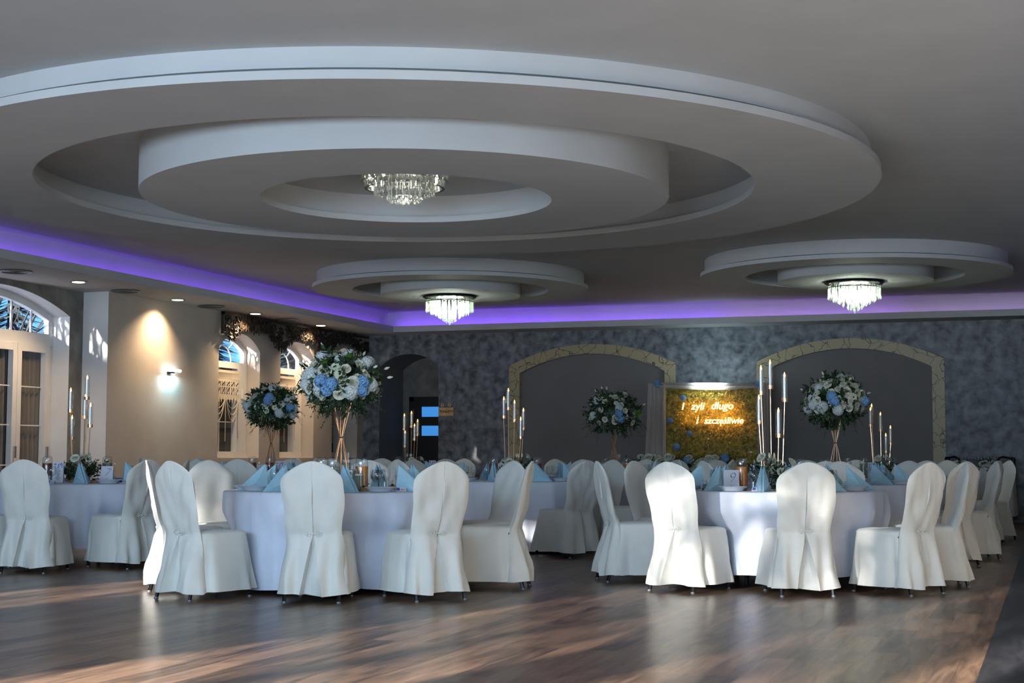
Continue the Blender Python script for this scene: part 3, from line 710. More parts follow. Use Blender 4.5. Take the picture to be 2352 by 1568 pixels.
for px, d, hd, kind, desc in [(1588, 12.15, 38, 1, 'sunlit with knot and side skirt, front of table nine'),
    (1826, 11.85, -4, 0, 'brightly sunlit with its back turned, front middle of table nine'),
    (2046, 11.95, -38, 2, 'twisted with a deep pleat and sunlit seat, front of table nine'),
    (2116, 12.62, -84, 1, 'in profile near the dark tiles at table nine'),
    (1466, 13.05, 80, 0, 'in profile between the two front tables at table nine'),
    (1532, 13.9, 128, 2, 'mostly hidden behind the sunlit chairs at table nine'),
    (1915, 13.95, -160, 0, 'grey in shade on the far side of table nine'),
    (2062, 13.4, -118, 2, 'facing in behind the twisted chair at table nine')]:
    chair(px, d, hd, 'cream covered banquet chair ' + desc, 'covered chairs at ' + NM['B'], kind)
for px, d, hd, kind, desc in [(95, 13.9, 6, 0, 'shaded with its knotted back turned at table seven'),
    (286, 14.45, -55, 2, 'in shade beside the front window-side chairs, its seat toward table seven'),
    (-45, 14.3, 48, 1, 'cut by the picture edge at table seven'),
    (352, 15.45, -95, 0, 'peeping behind the edge-on chair at table seven'),
    (392, 16.5, -138, 1, 'with a tan rounded top on the far side of table seven'),
    (-15, 16.4, 130, 2, 'at the far window side of table seven, below the curtains')]:
    chair(px, d, hd, 'cream covered banquet chair ' + desc, 'covered chairs at ' + NM['C'], kind)
DIRS = ['near side', 'near doorway side', 'outer side', 'far niche side', 'far side', 'far window side', 'window side', 'near window side']
def ring_chairs(key, phis, r_=1.27, seed=0):
    rnd = random.Random(seed+ord(key))
    put_chairs(key, [(p + rnd.uniform(-3, 3), r_+rnd.uniform(-.06, .06), -p + rnd.uniform(-9, 9), None, 'at the %s of %s' % (DIRS[int(((p+22.5) % 360)//45)], NM[key])) for p in phis])
ring_chairs('D', (-48, -6, 34, 69, 135, 180, -135, -90))
put_chairs('E', [(26, 1.28, -38, 1, 'dim, between the front tables, near side of the middle candle table'),
    (-50, 1.22, 50, 2, 'mostly hidden, near window side of the middle candle table'),
    (78, 1.27, -86, 0, 'leaning beside table nine, niche side of the middle candle table'),
    (132, 1.3, -135, 1, 'at the far niche side of the middle candle table'), (180, 1.27, 178, 2, 'at the far side of the middle candle table'),
    (-135, 1.3, 135, 0, 'at the far window side of the middle candle table'), (-85, 1.27, 84, 1, 'at the window side of the middle candle table')])
ring_chairs('F', (-20, 25, 70, 115, 160, -155, -110, -65)); ring_chairs('G', (-25, 20, 65, 110, 155, -160, -115, -70))
ring_chairs('H', (-60, -15, 35, 85, 140, 180, -140, -95)); ring_chairs('I', (-45, 5, 45, 92, 135, 180, -135, -90))

for k in 'ABCDEFGHI': lay_cloth(k)
# ------------------------------------------------------------------ flowers
def rose_mesh(r=.036, seed=0):
    rnd = random.Random(seed); b = B()
    for lay, (n, rr, tilt, hh) in enumerate(((3, .25, .05, .95), (4, .48, .20, .95), (5, .75, .5, .85), (6, 1.0, .95, .60))):
        for i in range(n):
            a = 2*PI*i/n + lay*.7 + rnd.uniform(-.15, .15); wd = 2*PI/n*.78
            def fn(u, v, a=a, wd=wd, rr=rr, tilt=tilt, hh=hh):
                th = a + (u-.5)*wd*2*(.55+.45*v); q = r*rr*(.35+.65*v**.7) + r*tilt*.35*v*v
                lip = (1-abs(2*u-1)**3*.35)
                return (q*cos(th), q*sin(th), r*hh*v*lip*(.9) - r*tilt*.25*v**3 - r*.1)
            b.grid(fn, 5, 4)
    b.ball((0, 0, -r*.1), (r*.5, r*.5, r*.3), 8, 5)
    return b.mesh('rose', ROSEM, ang=80)
def hyd_mesh(r, mat, n=55, seed=1):
    rnd = random.Random(seed); b = B()
    b.ball((0, 0, 0), r*.86, 10, 7)
    for i in range(n):
        z = 1-1.5*(i+.5)/n; q = math.sqrt(max(0, 1-z*z)); a = i*2.39996
        nrm = Vector((q*cos(a), q*sin(a), z)); c = nrm*r*rnd.uniform(.9, 1.06)
        tx = nrm.orthogonal().normalized(); ty = nrm.cross(tx); s_ = r*rnd.uniform(.22, .30); a0 = rnd.uniform(0, 6.28)
        for k in range(4):
            d = tx*cos(a0+k*PI/2)+ty*sin(a0+k*PI/2); e = nrm.cross(d)
            cu = rnd.uniform(.1, .5); b.add([c, c+d*s_*.45+e*s_*.46+nrm*s_*cu, c+d*s_*.95+e*s_*.30+nrm*s_*cu, c+d*s_*1.08+nrm*s_*.1, c+d*s_*.95-e*s_*.30+nrm*s_*cu*.6, c+d*s_*.45-e*s_*.46+nrm*s_*cu*.6], [(0,1,2,3),(0,3,4,5)])
    return b.mesh('hydrangea', mat, ang=20)
def gerbera_mesh(r=.046):
    b = B()
    for lay, (n, rr, z0, lift) in enumerate(((20, 1, 0, .22), (18, .8, .004, .34), (14, .5, .008, .5))):
        for i in range(n):
            a = 2*PI*i/n+lay*.1; d = Vector((cos(a), sin(a), 0)); e = Vector((-sin(a), cos(a), 0)); q = r*rr
            b.add([d*q*.15+Vector((0,0,z0)), d*q*.6+e*q*.13+Vector((0,0,z0+q*lift*.5)), d*q+Vector((0,0,z0+q*lift*.35)), d*q*.6-e*q*.13+Vector((0,0,z0+q*lift*.5))], [(0,1,2,3)])
    b.mi = 1; b.ball((0,0,.010), (r*.16, r*.16, r*.1), 8, 4)
    return b.mesh('gerbera', [GERB, DARKC], ang=20)
def pompon_mesh(r=.03):
    b = B()
    for i in range(90):
        z = 1-1.8*(i+.5)/90; q = math.sqrt(max(0, 1-z*z)); a = i*2.39996; nrm = Vector((q*cos(a), q*sin(a), z)); t = nrm.orthogonal().normalized()*r*.16; e = nrm.cross(t)
        b.add([nrm*r*.6+t, nrm*r*.6+e, nrm*r*.6-t, nrm*r*.6-e, nrm*r*1.08], [(0,1,4),(1,2,4),(2,3,4),(3,0,4)])
    b.ball((0,0,0), r*.75, 8, 6)
    return b.mesh('green_pompon', POMG, ang=10)
def bud_mesh():
    b = B(); b.lathe([(.001, 0), (.010, .012), (.011, .028), (.004, .045), (.001, .05)], 8, cap=False); b.mi = 1
    b.tube([(0,0,.004), (0,0,-.11)], .0018, 4)
    for k in range(3): b.add([(0,0,-.03*k-.02), (.02*(-1)**k, .008, -.03*k), (.03*(-1)**k, 0, .01-.03*k), (.02*(-1)**k, -.008, -.03*k)], [(0,1,2,3)])
    return b.mesh('flower_bud', [GERB, LEAF], ang=60)
def leafy(b, org, dirv, ln, n, lw, rnd, ll=None):
    """a curved stem with n paired leaves"""
    d = Vector(dirv).normalized(); p = Vector(org); g = Vector((0, 0, -.25)); pts = [p.copy()]
    for i in range(n):
        d = (d + g*.12 + Vector((rnd.uniform(-.1,.1), rnd.uniform(-.1,.1), rnd.uniform(-.1,.1)))).normalized(); p = p + d*ln/n; pts.append(p.copy())
        s_ = d.orthogonal().normalized(); s_ = Matrix.Rotation(rnd.uniform(0, 6.28), 3, d) @ s_
        for k in (-1, 1):
            m_ = (s_*k + d*.8).normalized(); L_ = (ll or lw*2.4)*rnd.uniform(.8, 1.2); e = m_.cross(d).normalized()*lw*.5
            b.add([p, p+m_*L_*.45+e, p+m_*L_, p+m_*L_*.45-e], [(0,1,2,3)])
    b.tube(pts, .0015, 3, cap=False)
ROSE = [rose_mesh(.036, 1), rose_mesh(.030, 2)]; HW = hyd_mesh(.050, HYDW, 80); HB = hyd_mesh(.045, HYDB, 60, 2); GE = gerbera_mesh(); PO = pompon_mesh(); BU = bud_mesh()
def orient(nrm, spin): return nrm.to_track_quat('Z', 'Y').to_euler() if spin is None else (nrm.to_track_quat('Z', 'Y') @ Matrix.Rotation(spin, 4, 'Z').to_quaternion()).to_euler()
def flower_ball(key, loc, label, seed, R_=.30, H_=.235, dark=False, blues=()):
    rnd = random.Random(seed); t = tag(empty('flower_centrepiece', loc, YAW), label, 'flower arrangement')
    b = B(); n = 8
    for z, r_ in ((.006, .10), (.735, .085)): b.tube([(r_*cos(2*PI*i/24), r_*sin(2*PI*i/24), z) for i in range(24)], .005, 6, closed=True)
    b.lathe([(.0, .0), (.10, .0), (.10, .004), (0, .006)], 24, cap=False)
    for i in range(n):
        a = 2*PI*i/n; b.tube([(.10*cos(a), .10*sin(a), .006), (.012*cos(a+.4), .012*sin(a+.4), .42), (.085*cos(a+.8), .085*sin(a+.8), .735)], .0036, 6)
    b.ball((0, 0, .42), (.020, .020, .010), 10, 6)
    b.build('gold_stand', GOLD, t)
    C = Vector((0, 0, .862))
    b = B(); b.ball(C, (R_*.62, R_*.62, H_*.6), 12, 8)
    for i in range(170):
        z = rnd.uniform(-.95, 1); q = math.sqrt(1-z*z); a = rnd.uniform(0, 6.28); nn = Vector((q*cos(a), q*sin(a), z)); p = C + Vector((nn.x*R_, nn.y*R_, nn.z*H_))*.70
        leafy(b, p, nn+Vector((0,0,-.25)), rnd.uniform(.05, .125)*R_/.3, 5, rnd.uniform(.018, .030), rnd)
    b.build('foliage', LEAF, t)
    b = B()
    for i in range(34):
        z = rnd.uniform(-.95, .1); q = math.sqrt(1-z*z); a = rnd.uniform(0, 6.28); nn = Vector((q*cos(a), q*sin(a), z)); p = C + Vector((nn.x*R_, nn.y*R_, nn.z*H_))*.8
        leafy(b, p, nn+Vector((0,0,-.5)), rnd.uniform(.10, .21)*R_/.3, 8, .007, rnd, .035)
    b.build('trailing_foliage', LEAF2, t)
    b = B()
    for i in range(24):
        a = rnd.uniform(0, 6.28); z = rnd.uniform(-.8, .2); q = math.sqrt(1-z*z); nn = Vector((q*cos(a), q*sin(a), z)); p = C + Vector((nn.x*R_, nn.y*R_, nn.z*H_))*.92
        for k in range(26): b.ball(p+Vector((rnd.gauss(0,.03), rnd.gauss(0,.03), rnd.gauss(0,.022))), .0038, 4, 3)
    o = b.build('baby_breath', GYPS, t); o['kind'] = 'stuff'
    m = 112; kinds = ['rose']*10+['hyd']*(4 if not dark else 2)+['ger']*4+['pom']*2
    for i in range(m):
        z = .98-1.52*(i+.5)/m; q = math.sqrt(max(0, 1-z*z)); a = i*2.39996+rnd.uniform(-.2,.2); nn = Vector((q*cos(a), q*sin(a), z))
        p = C + Vector((nn.x*R_, nn.y*R_, nn.z*H_))*rnd.uniform(.86, 1.0)
        k = rnd.choice(kinds)
        if dark and rnd.random() > .62: continue
        me, nm = {'rose': (rnd.choice(ROSE), 'rose'), 'hyd': (HW, 'white_hydrangea'), 'ger': (GE, 'gerbera'), 'pom': (PO, 'green_pompon'), 'blue': (HB, 'blue_hydrangea')}[k]
        f_ = link(nm, me, t, p, orient((nn+Vector((0,0,.1))).normalized(), None)); s_ = rnd.uniform(.85, 1.2); f_.scale = (s_,)*3
    for bx, bz in blues:
        nn = Vector((bx, -math.sqrt(max(0, 1-bx*bx-bz*bz)), bz)); f_ = link('blue_hydrangea', HB, t, C + Vector((nn.x*R_, nn.y*R_, nn.z*H_))*1.0, orient(nn, None)); f_.scale = (1.15,)*3
    for i in range(9):
        a = rnd.uniform(0, 6.28); z = rnd.uniform(.1, .95); q = math.sqrt(1-z*z); nn = Vector((q*cos(a), q*sin(a), z)); p = C + Vector((nn.x*(R_+.06), nn.y*(R_+.06), nn.z*(H_+.055)))
        link('flower_bud', BU, t, p, orient(nn, None))
    return t
def at_table(key, dx=0, dd=0, z=ZT):
    px, d, _, _ = TB[key]; x = (px-1176)/FPX*d + dx; q = d+dd
    return V(x/q*FPX+1176, q, z)
flower_ball('A', at_table('A'), 'large white and blue flower ball on a gold stand, biggest, on the front table', 11, .305, .24, False, ((-.42,-.02),(-.30,-.30),(-.15,-.12),(.62,-.05),(.58,-.32)))
flower_ball('D', at_table('D'), 'dark leafy flower ball on a gold stand before the small windows', 23, .31, .24, True, ((.05,.42),(-.02,.25),(.8,-.1)))
flower_ball('F', at_table('F'), 'dark flower ball with one blue bloom in front of the first niche', 37, .37, .29, True, ((.12,-.05),(.2,-.3)))
flower_ball('H', at_table('H'), 'round white flower ball with upright buds in front of the second niche', 41, .31, .25, False, ((-.30,.12),(-.22,-.08),(.85,-.05)))
def low_flowers(key, dx, dd, label, seed, n=8):
    rnd = random.Random(seed); t = tag(empty('low_flower_wreath', at_table(key, dx, dd)), label, 'flower arrangement')
    b = B()
    for i in range(70):
        a = rnd.uniform(0, 6.28); r_ = rnd.uniform(.02, .14); leafy(b, (r_*cos(a), r_*sin(a), rnd.uniform(.0, .10)), (cos(a)*rnd.uniform(.1, 1), sin(a)*rnd.uniform(.1, 1), rnd.uniform(.3, 1.2)), rnd.uniform(.08, .17), 5, rnd.uniform(.014, .024), rnd)
    b.v = [(x, y, max(z, .004)) for x, y, z in b.v]; b.build('foliage', LEAF, t)
    b = B()
    for i in range(14):
        a = rnd.uniform(0, 6.28); r_ = rnd.uniform(.08, .18); p = Vector((r_*cos(a), r_*sin(a), rnd.uniform(.04, .17)))
        for k in range(28): b.ball(p+Vector((rnd.gauss(0,.025), rnd.gauss(0,.025), rnd.gauss(0,.022))), .0036, 4, 3)
    b.v = [(x, y, max(z, .004)) for x, y, z in b.v]; o = b.build('baby_breath', GYPS, t); o['kind'] = 'stuff'
    for i in range(n):
        a = 2*PI*i/n+rnd.uniform(-.3,.3); r_ = rnd.uniform(.08, .17); z = rnd.uniform(.06, .20) if i % 3 else rnd.uniform(.2, .27)
        nn = Vector((cos(a), sin(a), .7)).normalized(); link('rose', ROSE[i % 2], t, (r_*cos(a), r_*sin(a), z), orient(nn, None))
    for i in range(3): link('flower_bud', BU, t, (rnd.uniform(-.1,.1), rnd.uniform(-.1,.1), .26), (rnd.uniform(-.3,.3), rnd.uniform(-.3,.3), 0))
# ------------------------------------------------------------------ candelabra
def candelabrum(key, label, spec, dx=0, dd=0, s=1.0):
    """spec: (sideways, depth, cup height above the table) of each rod"""
    t = tag(empty('candelabrum', at_table(key, dx, dd), YAW), label, 'candelabrum')
    b = B(); b.lathe([(0, 0), (.13, 0), (.13, .006), (0, .010)], 32, cap=False); b.build('base', GOLD, t)
    for i, (x, y, h) in enumerate(spec):
        x0, y0 = x*.72, y*.72
        b = B(); b.tube([(x0, y0, .006), (x, y, h)], .0052, 8)
        b.lathe([(.008, h-.004), (.026, h-.002), (.027, h+.030), (.024, h+.030), (.024, h+.003), (.0, h+.003)], 16, (x, y, 0), cap=False); r_ = b.build('candle_rod', GOLD, t)
        b = B(); b.lathe([(.0262, h+.003), (.0262, h+.232), (.0248, h+.232), (.0248, h+.005)], 18, (x, y, 0), cap=False); b.build('glass_tube', THING, r_)
        b = B(); b.lathe([(.0115, h+.004), (.0112, h+.20), (.006, h+.208), (0, h+.209)], 12, (x, y, 0), cap=False); b.build('candle', CANDLE, r_)
        b = B(); b.lathe([(.001, h+.203), (.0075, h+.213), (.0060, h+.226), (.0008, h+.246)], 8, (x, y, 0), cap=False); b.build('flame', FLAME, r_)
S1 = [(-.10, -.05, .775), (0.0, .09, .83), (.115, .03, .715), (.045, -.09, .445), (-.085, .07, .545)]
candelabrum('B', 'tallest gold five-arm candelabrum with glass tubes on table nine', [(-.10, -.05, .79), (0.0, .09, .845), (.11, .03, .735), (.035, -.09, .435), (-.10, .07, .55)])
candelabrum('C', 'gold five-arm candelabrum on table seven against the cream wall', [(-.105, -.05, .70), (.03, .05, .83), (.09, -.03, .55), (-.12, .07, .43), (.0, .10, .64)])
candelabrum('E', 'gold five-arm candelabrum on the middle table in front of the marble frame edge', [(-.085, .05, .70), (-.035, -.05, .79), (.035, .05, .66), (.135, .0, .57), (.105, -.07, .47)])
candelabrum('G', 'gold five-arm candelabrum before the dark doorway with blue panels', [(-.10, .0, .65), (.0, .08, .69), (.095, .02, .57), (.055, -.06, .50), (-.085, -.05, .40)])
candelabrum('I', 'gold five-arm candelabrum on the far table before the second niche', [(-.12, .03, .66), (-.09, .09, .71), (.005, .02, .60), (.125, .0, .43), (.045, -.08, .33)])
low_flowers('B', 0, -.02, 'white roses and baby breath around the candelabrum on table nine', 61, 9)
low_flowers('C', 0, 0, 'leafy white rose wreath around the candelabrum on table seven', 62)
low_flowers('E', .05, 0, 'leafy white rose wreath around the candelabrum on the middle table', 63)
low_flowers('G', .03, 0, 'white rose wreath around the candelabrum before the doorway', 64)
low_flowers('I', 0, 0, 'white rose wreath around the candelabrum by the second niche', 65)

# ------------------------------------------------------------------ tableware prototypes
def mkproto(name, parts):
    if len(parts) == 1: return Proto(parts[0])
    t = empty(name)
    for p in parts: p.parent = t
    return Proto(t)
def napkin_mesh():
    b = B()
    for s_ in (-1, 1):
        A = (s_*.012, .004, .205); Lp = (s_*.068, 0, 0); Cn = (s_*.004, -.035, 0); T = (s_*.012, -.235, 0); Ci = (0, -.030, .13)
        b.add([A, Lp, T, Cn, Ci, (s_*.052, -.10, .055)], [(0,1,5),(1,2,5),(2,0,5),(0,1,3),(0,3,4)])
        b.add([A, T, (0, -.21, .0), (0, -.02, .17)], [(0,1,2,3)])
    return b.mesh('folded_napkin', BLUEN, ang=15)
NAP = Proto(link('folded_napkin', napkin_mesh()))
b = B(); b.lathe([(0, .006), (.06, .006), (.075, .010), (.095, .028), (.122, .038), (.124, .036), (.097, .022), (.078, .002), (.0, .0)], 36, cap=False); PLA = Proto(b.build('deep_plate', PORC))
def goblet():
    b = B(); b.lathe([(.033, 0), (.034, .003), (.006, .008), (.0045, .05), (.008, .062), (.030, .078), (.041, .105), (.040, .140), (.033, .165), (.0318, .165), (.0385, .140), (.0395, .105), (.028, .080), (.0, .066)], 20, cap=False)
    return b.build('wine_goblet', THING)
GOB = Proto(goblet())
def tumbler():
    b = B(); b.lathe([(.0, .0), (.019, .0), (.024, .075), (.0225, .075), (.0175, .008), (0, .008)], 16, cap=False); return b.build('shot_glass', THING)
SHO = Proto(tumbler())
def jug(mat, nm):
    t = empty(nm)
    b = B(); b.lathe([(0, 0), (.048, 0), (.052, .02), (.052, .20), (.047, .225), (.050, .245), (.0485, .245), (.0455, .225), (.050, .20), (.050, .02), (0, .006)], 24, cap=False); g = b.build('glass_jug', THING, t)
    b = B(); b.tube([(.052, 0, .215), (.085, 0, .22), (.092, 0, .19), (.088, 0, .10), (.052, 0, .07)], .006, 8); b.build('handle', THING, t)
    b = B()
    n = 24; vs = []
    for r0, z in ((0, .008), (.0485, .008), (.0485, .19), (0, .19)):
        for j in range(n): q = r0*(1-.03*(j % 2)); vs.append((q*cos(2*PI*j/n), q*sin(2*PI*j/n), z))
    b.add(vs, [(i*n+j, i*n+(j+1) % n, (i+1)*n+(j+1) % n, (i+1)*n+j) for i in range(3) for j in range(n)]); b.build('drink', mat, t)
    b = B(); b.lathe([(0, .262), (.03, .262), (.045, .250), (.045, .243), (0, .243)], 20, cap=False); b.build('lid', THING, t)
    if mat is WATER:
        b = B()
        for k in range(4): b.lathe([(0, 0), (.03, 0), (.03, .006), (0, .006)], 14, (.012*(-1)**k, .01*k-.02, .03+.035*k), cap=False)
        b.build('lemon_slice', LEMON, t)
    return Proto(t)
JO, JT, JW = jug(ORANGE, 'juice_jug'), jug(TEA, 'juice_jug'), jug(WATER, 'water_jug')
def card_obj(loc, rz, digit, label):
    t = tag(empty('table_number_card', loc, rz), label, 'table card')
    b = B(); b.add([(-.065, 0, 0), (.065, 0, 0), (.060, .03, .165), (-.060, .03, .165), (-.065, .07, 0), (.065, .07, 0)], [(0,1,2,3),(3,2,5,4)]); b.build('card', PAPER, t, smooth=False)
    link('numeral', text_mesh('numeral', digit, .115 if len(digit) == 1 else .09, INK, shear=.28, offset=-.0035, ext=.0005), t, (0, .0165, .102), (rad(90-10.3), 0, 0))
    b = B(); rnd = random.Random(3)
    for k in range(7): b.tube([(-.02+.007*k, -.001+.004, .018+.006*sin(k*1.7)), (-.016+.007*k, .004, .028+.010*sin(k*2.3)), (-.012+.007*k, .005, .02)], .0012, 4)
    b.tube([(-.008, .005, .042), (0, .006, .036), (.008, .006, .044)], .0012, 4)
    b.build('flower_drawing', INKB if digit != '9' else INK, t)
    return t
def menu_obj(loc, rz, label):
    t = tag(empty('menu_card', loc, rz), label, 'menu card')
    b = B(); b.add([(-.052, 0, 0), (.052, 0, 0), (.050, .035, .205), (-.050, .035, .205), (.05, .08, 0), (-.05, .08, 0)], [(0,1,2,3),(3,2,4,5)]); b.build('card', PAPER, t, smooth=False)
    b = B(); rnd = random.Random(4)
    for k in range(16):
        x = rnd.uniform(-.045, .045); z = .195-abs(rnd.gauss(0, .022)); y = .035*z/.205-.0012; r_ = rnd.uniform(.004, .008)
        b.add([(x-r_, y, z), (x, y, z-r_), (x+r_, y, z), (x, y, z+r_)], [(0,1,2,3)])
    b.build('blue_flower_print', INKB, t, smooth=False)
    b = B()
    for k in range(9):
        z = .135-.013*k; y = .035*z/.205-.0012; h_ = .012+.018*((k*7) % 5)/5; b.add([(-h_, y, z), (h_, y, z), (h_, y, z+.003), (-h_, y, z+.003)], [(0,1,2,3)])
    b.build('print_line', INK, t, smooth=False)
    return t
def candle_vase(loc, h, label, r_=.036, fill=True):
    t = tag(empty('glass_vase', loc), label, 'glass vase')
    b = B(); b.lathe([(0, 0), (r_, 0), (r_, h), (r_-.0025, h), (r_-.0025, .006), (0, .006)], 20, cap=False); b.build('glass_cylinder', THING, t)
    if fill:
        b = B(); b.lathe([(0, .008), (r_-.004, .008), (r_-.004, h*.72), (0, h*.72)], 20, cap=False); b.build('water', WATER, t)
        b = B(); b.lathe([(.010, h*.71), (.026, h*.73), (.029, h*.80), (.0, h*.805)], 16, cap=False); b.build('floating_candle', CANDLE, t)
def place_card(loc, rz, label):
    t = tag(empty('place_card', loc, rz), label, 'place card')
    b = B(); b.add([(-.045, 0, 0), (.045, 0, 0), (.043, .012, .032), (-.043, .012, .032), (.045, .026, 0), (-.045, .026, 0)], [(0,1,2,3),(3,2,4,5)]); b.build('card', PAPER, t, smooth=False)
    b = B(); b.add([(-.04, .003, .012), (-.012, .003, .008), (-.008, .009, .028), (-.035, .009, .03)], [(0,1,2,3)]); b.tube([(.0, .003, .014), (.01, .004, .018), (.016, .003, .013), (.03, .004, .017)], .0014, 4); b.build('print', INKB, t)
def sweets(loc, rz, label):
    t = tag(empty('favour_bag', loc, rz), label, 'wedding favour')
    b = B(); b.box((-.03, -.02, 0), (.03, .02, .028)); b.build('favour_box', TAN, t, smooth=False)
    b = B(); b.ball((0, 0, .034), (.014, .010, .010), 8, 5); b.tube([(-.02, 0, .03), (0, 0, .034), (.02, 0, .03)], .004, 5); b.build('ribbon', DARKC, t)
SD = ['near', 'near doorway-side', 'outer', 'far niche-side', 'far', 'far window-side', 'window-side', 'near window-side']
rnd = random.Random(77)
def settings(key, phis, full=True, glasses=2):
    for p in phis:
        sname = SD[int(((p+22.5) % 360)//45)]; hd = YAW + rad(p)   # local -y points outward
        def pos(r_, off, z=ZT+.002):
            a = rad(p+off); return at_table(key, r_*sin(a), -r_*cos(a), z)
        j = rnd.uniform(-2, 2)
        PLA.put(pos(.74, 3+j), hd, 'white deep plate at the %s place of %s' % (sname, NM[key]), 'plate', 'plates on ' + NM[key])
        NAP.put(pos(.60, -18+j), hd + rad(rnd.uniform(-22, 8)), 'pale blue folded napkin at the %s place of %s' % (sname, NM[key]), 'napkin', 'blue napkins on ' + NM[key])
        for g in range(glasses):
            GOB.put(pos(.52-.05*g, 11+9*g+j), hd, '%s clear goblet at the %s place of %s' % (['front', 'rear'][g], sname, NM[key]), 'goblet', 'goblets on ' + NM[key])
        if full:
            SHO.put(pos(.60, 13+j), hd, 'small shot glass at the %s place of %s' % (sname, NM[key]), 'shot glass', 'shot glasses on ' + NM[key])
            place_card(pos(.72, 18), hd, 'white printed name card at the %s place of %s' % (sname, NM[key]))
            sweets(pos(.50, -1), hd, 'tiny tan favour box at the %s place of %s' % (sname, NM[key]))
settings('A', (-22, 28, 75, 130, 175, -135, -92, -58))
settings('B', (-38, 2, 48, 95, 140, -175, -130, -82))
settings('C', (31, 78, -25, 120, 165, -150, -95), glasses=1)
for k in 'DEFGHI': settings(k, (0, 45, 90, 135, 180, -135, -90, -45), full=False, glasses=1)
def item(proto_, key, px, dd, label, cat, group, rz=0):
    tp, d, _, _ = TB[key]; q = d+dd; return proto_.put(V(px, q, ZT+.002), rz, label, cat, group)
J = 'drink jugs on the tables'
item(JW, 'A', 768, -.3, 'clear water jug with lemon on the tall flower table', 'jug', J)
item(JO, 'A', 833, -.2, 'tall orange juice jug on the tall flower table', 'jug', J)
item(JT, 'A', 742, .45, 'dark brown drink jug behind the first chair of the tall flower table', 'jug', J, PI)
item(JO, 'B', 1702, -.2, 'orange juice jug beside the card numbered nine', 'jug', J, PI-.3)
item(JW, 'B', 1835, .5, 'water jug behind the sunlit chairs on table nine', 'jug', J)
item(JT, 'C', 113, .1, 'brown drink jug on table seven', 'jug', J, PI)
item(JW, 'C', 250, .45, 'water jug behind the card numbered seven', 'jug', J)
item(JT, 'D', 582, -.35, 'brown drink jug, first one on the table near the small windows', 'jug', J)
item(JT, 'D', 622, -.25, 'brown drink jug beside the card numbered four', 'jug', J)
item(JT, 'E', 1134, -.25, 'brown drink jug on the window side of the middle candle table', 'jug', J, PI)
item(JT, 'E', 1235, -.2, 'brown drink jug on the niche side of the middle candle table', 'jug', J)
item(JT, 'F', 1390, -.25, 'brown drink jug beneath the far flower ball', 'jug', J)
item(JO, 'F', 1440, -.3, 'orange drink jug beneath the far flower ball', 'jug', J)
item(JO, 'G', 917, -.15, 'orange juice jug on the candelabra table before the doorway', 'jug', J)
item(JW, 'G', 962, .33, 'water jug on the candelabra table before the doorway', 'jug', J)
item(JO, 'H', 1893, -.3, 'amber drink jug beneath the round white flower ball', 'jug', J)
item(JW, 'I', 1982, -.25, 'lemon water jug on the rearmost candelabra table', 'jug', J)
item(JT, 'I', 2052, -.1, 'brown drink jug on the rearmost candelabra table', 'jug', J)
def tp(key, px, dd): return V(px, TB[key][1]+dd, ZT+.002)
card_obj(tp('B', 1679, -.42), YAW-.05, '9', 'white card with the numeral nine beside the orange juice')
card_obj(tp('C', 248, -.45), YAW-.1, '7', 'white card with the numeral seven beside a blue napkin')
card_obj(tp('D', 604, -.5), YAW, '4', 'white card with the numeral four near the brown jugs')
card_obj(tp('E', 1176, -.5), YAW, '6', 'white card with the numeral six below the middle candelabrum')
card_obj(tp('G', 930, -.5), YAW, '11', 'white card with the numeral eleven beside the orange juice before the doorway')
menu_obj(tp('C', 137, -.3), YAW+.1, 'tall white menu card with blue flowers on table seven')
menu_obj(tp('B', 1830, -.1), YAW-.2, 'white menu card with blue flowers behind the sunlit chair of table nine')
menu_obj(tp('B', 1737, .3), YAW, 'plain backed menu card beside the roses on table nine')
menu_obj(tp('D', 644, -.4), YAW, 'menu card beneath the flower ball near the small windows')
menu_obj(tp('G', 994, .0), YAW, 'menu card on the table before the doorway')
menu_obj(tp('H', 1930, -.5), YAW+.1, 'menu card below the round white flower ball')
menu_obj(tp('I', 2002, -.35), YAW, 'menu card beside the lemon water on the rearmost table')
candle_vase(tp('A', 798, .1), .30, 'tallest clear cylinder vase on the tall flower table')
candle_vase(tp('A', 806, -.3), .20, 'cylinder vase with a floating candle, middle height, on the tall flower table')
candle_vase(tp('A', 818, -.2), .21, 'cylinder vase with a floating candle touching the orange jug')
candle_vase(tp('A', 826, -.45), .165, 'shortest candle vase in front of the orange jug')
candle_vase(tp('H', 1945, .1), .26, 'cylinder vase with a floating candle beneath the round white flower ball')
candle_vase(tp('F', 1422, .1), .30, 'slim cylinder vase beneath the far flower ball', .028, False)

# ------------------------------------------------------------------ backdrop, head table, trolley
YD = 25.3
t = tag(empty('flower_wall', (0, 0, 0)), 'golden foliage backdrop panel lit by an orange neon sign between the two niches', 'backdrop')
b = B(); b.box((-6.17, YD+.05, 0), (-4.63, YD+.08, 2.20)); b.build('backing_panel', GOLDW, t, smooth=False)
b = B(); rnd = random.Random(9)
for i in range(7500):
    x, z = rnd.uniform(-6.17, -4.63), rnd.uniform(.6, 2.20); s_ = rnd.uniform(.011, .024); a = rnd.uniform(0, 6.28); y = YD+.05-rnd.uniform(0, .06)
    u = Vector((cos(a), rnd.uniform(-.6, .6), sin(a)))*s_; v_ = Vector((-sin(a), rnd.uniform(-.6, .6), cos(a)))*s_*.6; p = Vector((x, y, z))
    b.add([p-u, p+v_, p+u, p-v_], [(0,1,2,3)])
o = b.build('gold_leaves', GOLDW, t, smooth=False); o['kind'] = 'stuff'
t = tag(empty('backdrop_stand', (0,0,0)), 'backdrop frame carrying the tulle drape behind the head table', 'backdrop frame')
b = B(); b.tube([(-6.26, YD+.03, 0), (-6.26, YD+.03, 2.27)], .018, 8); b.build('post', BLACKM, t)
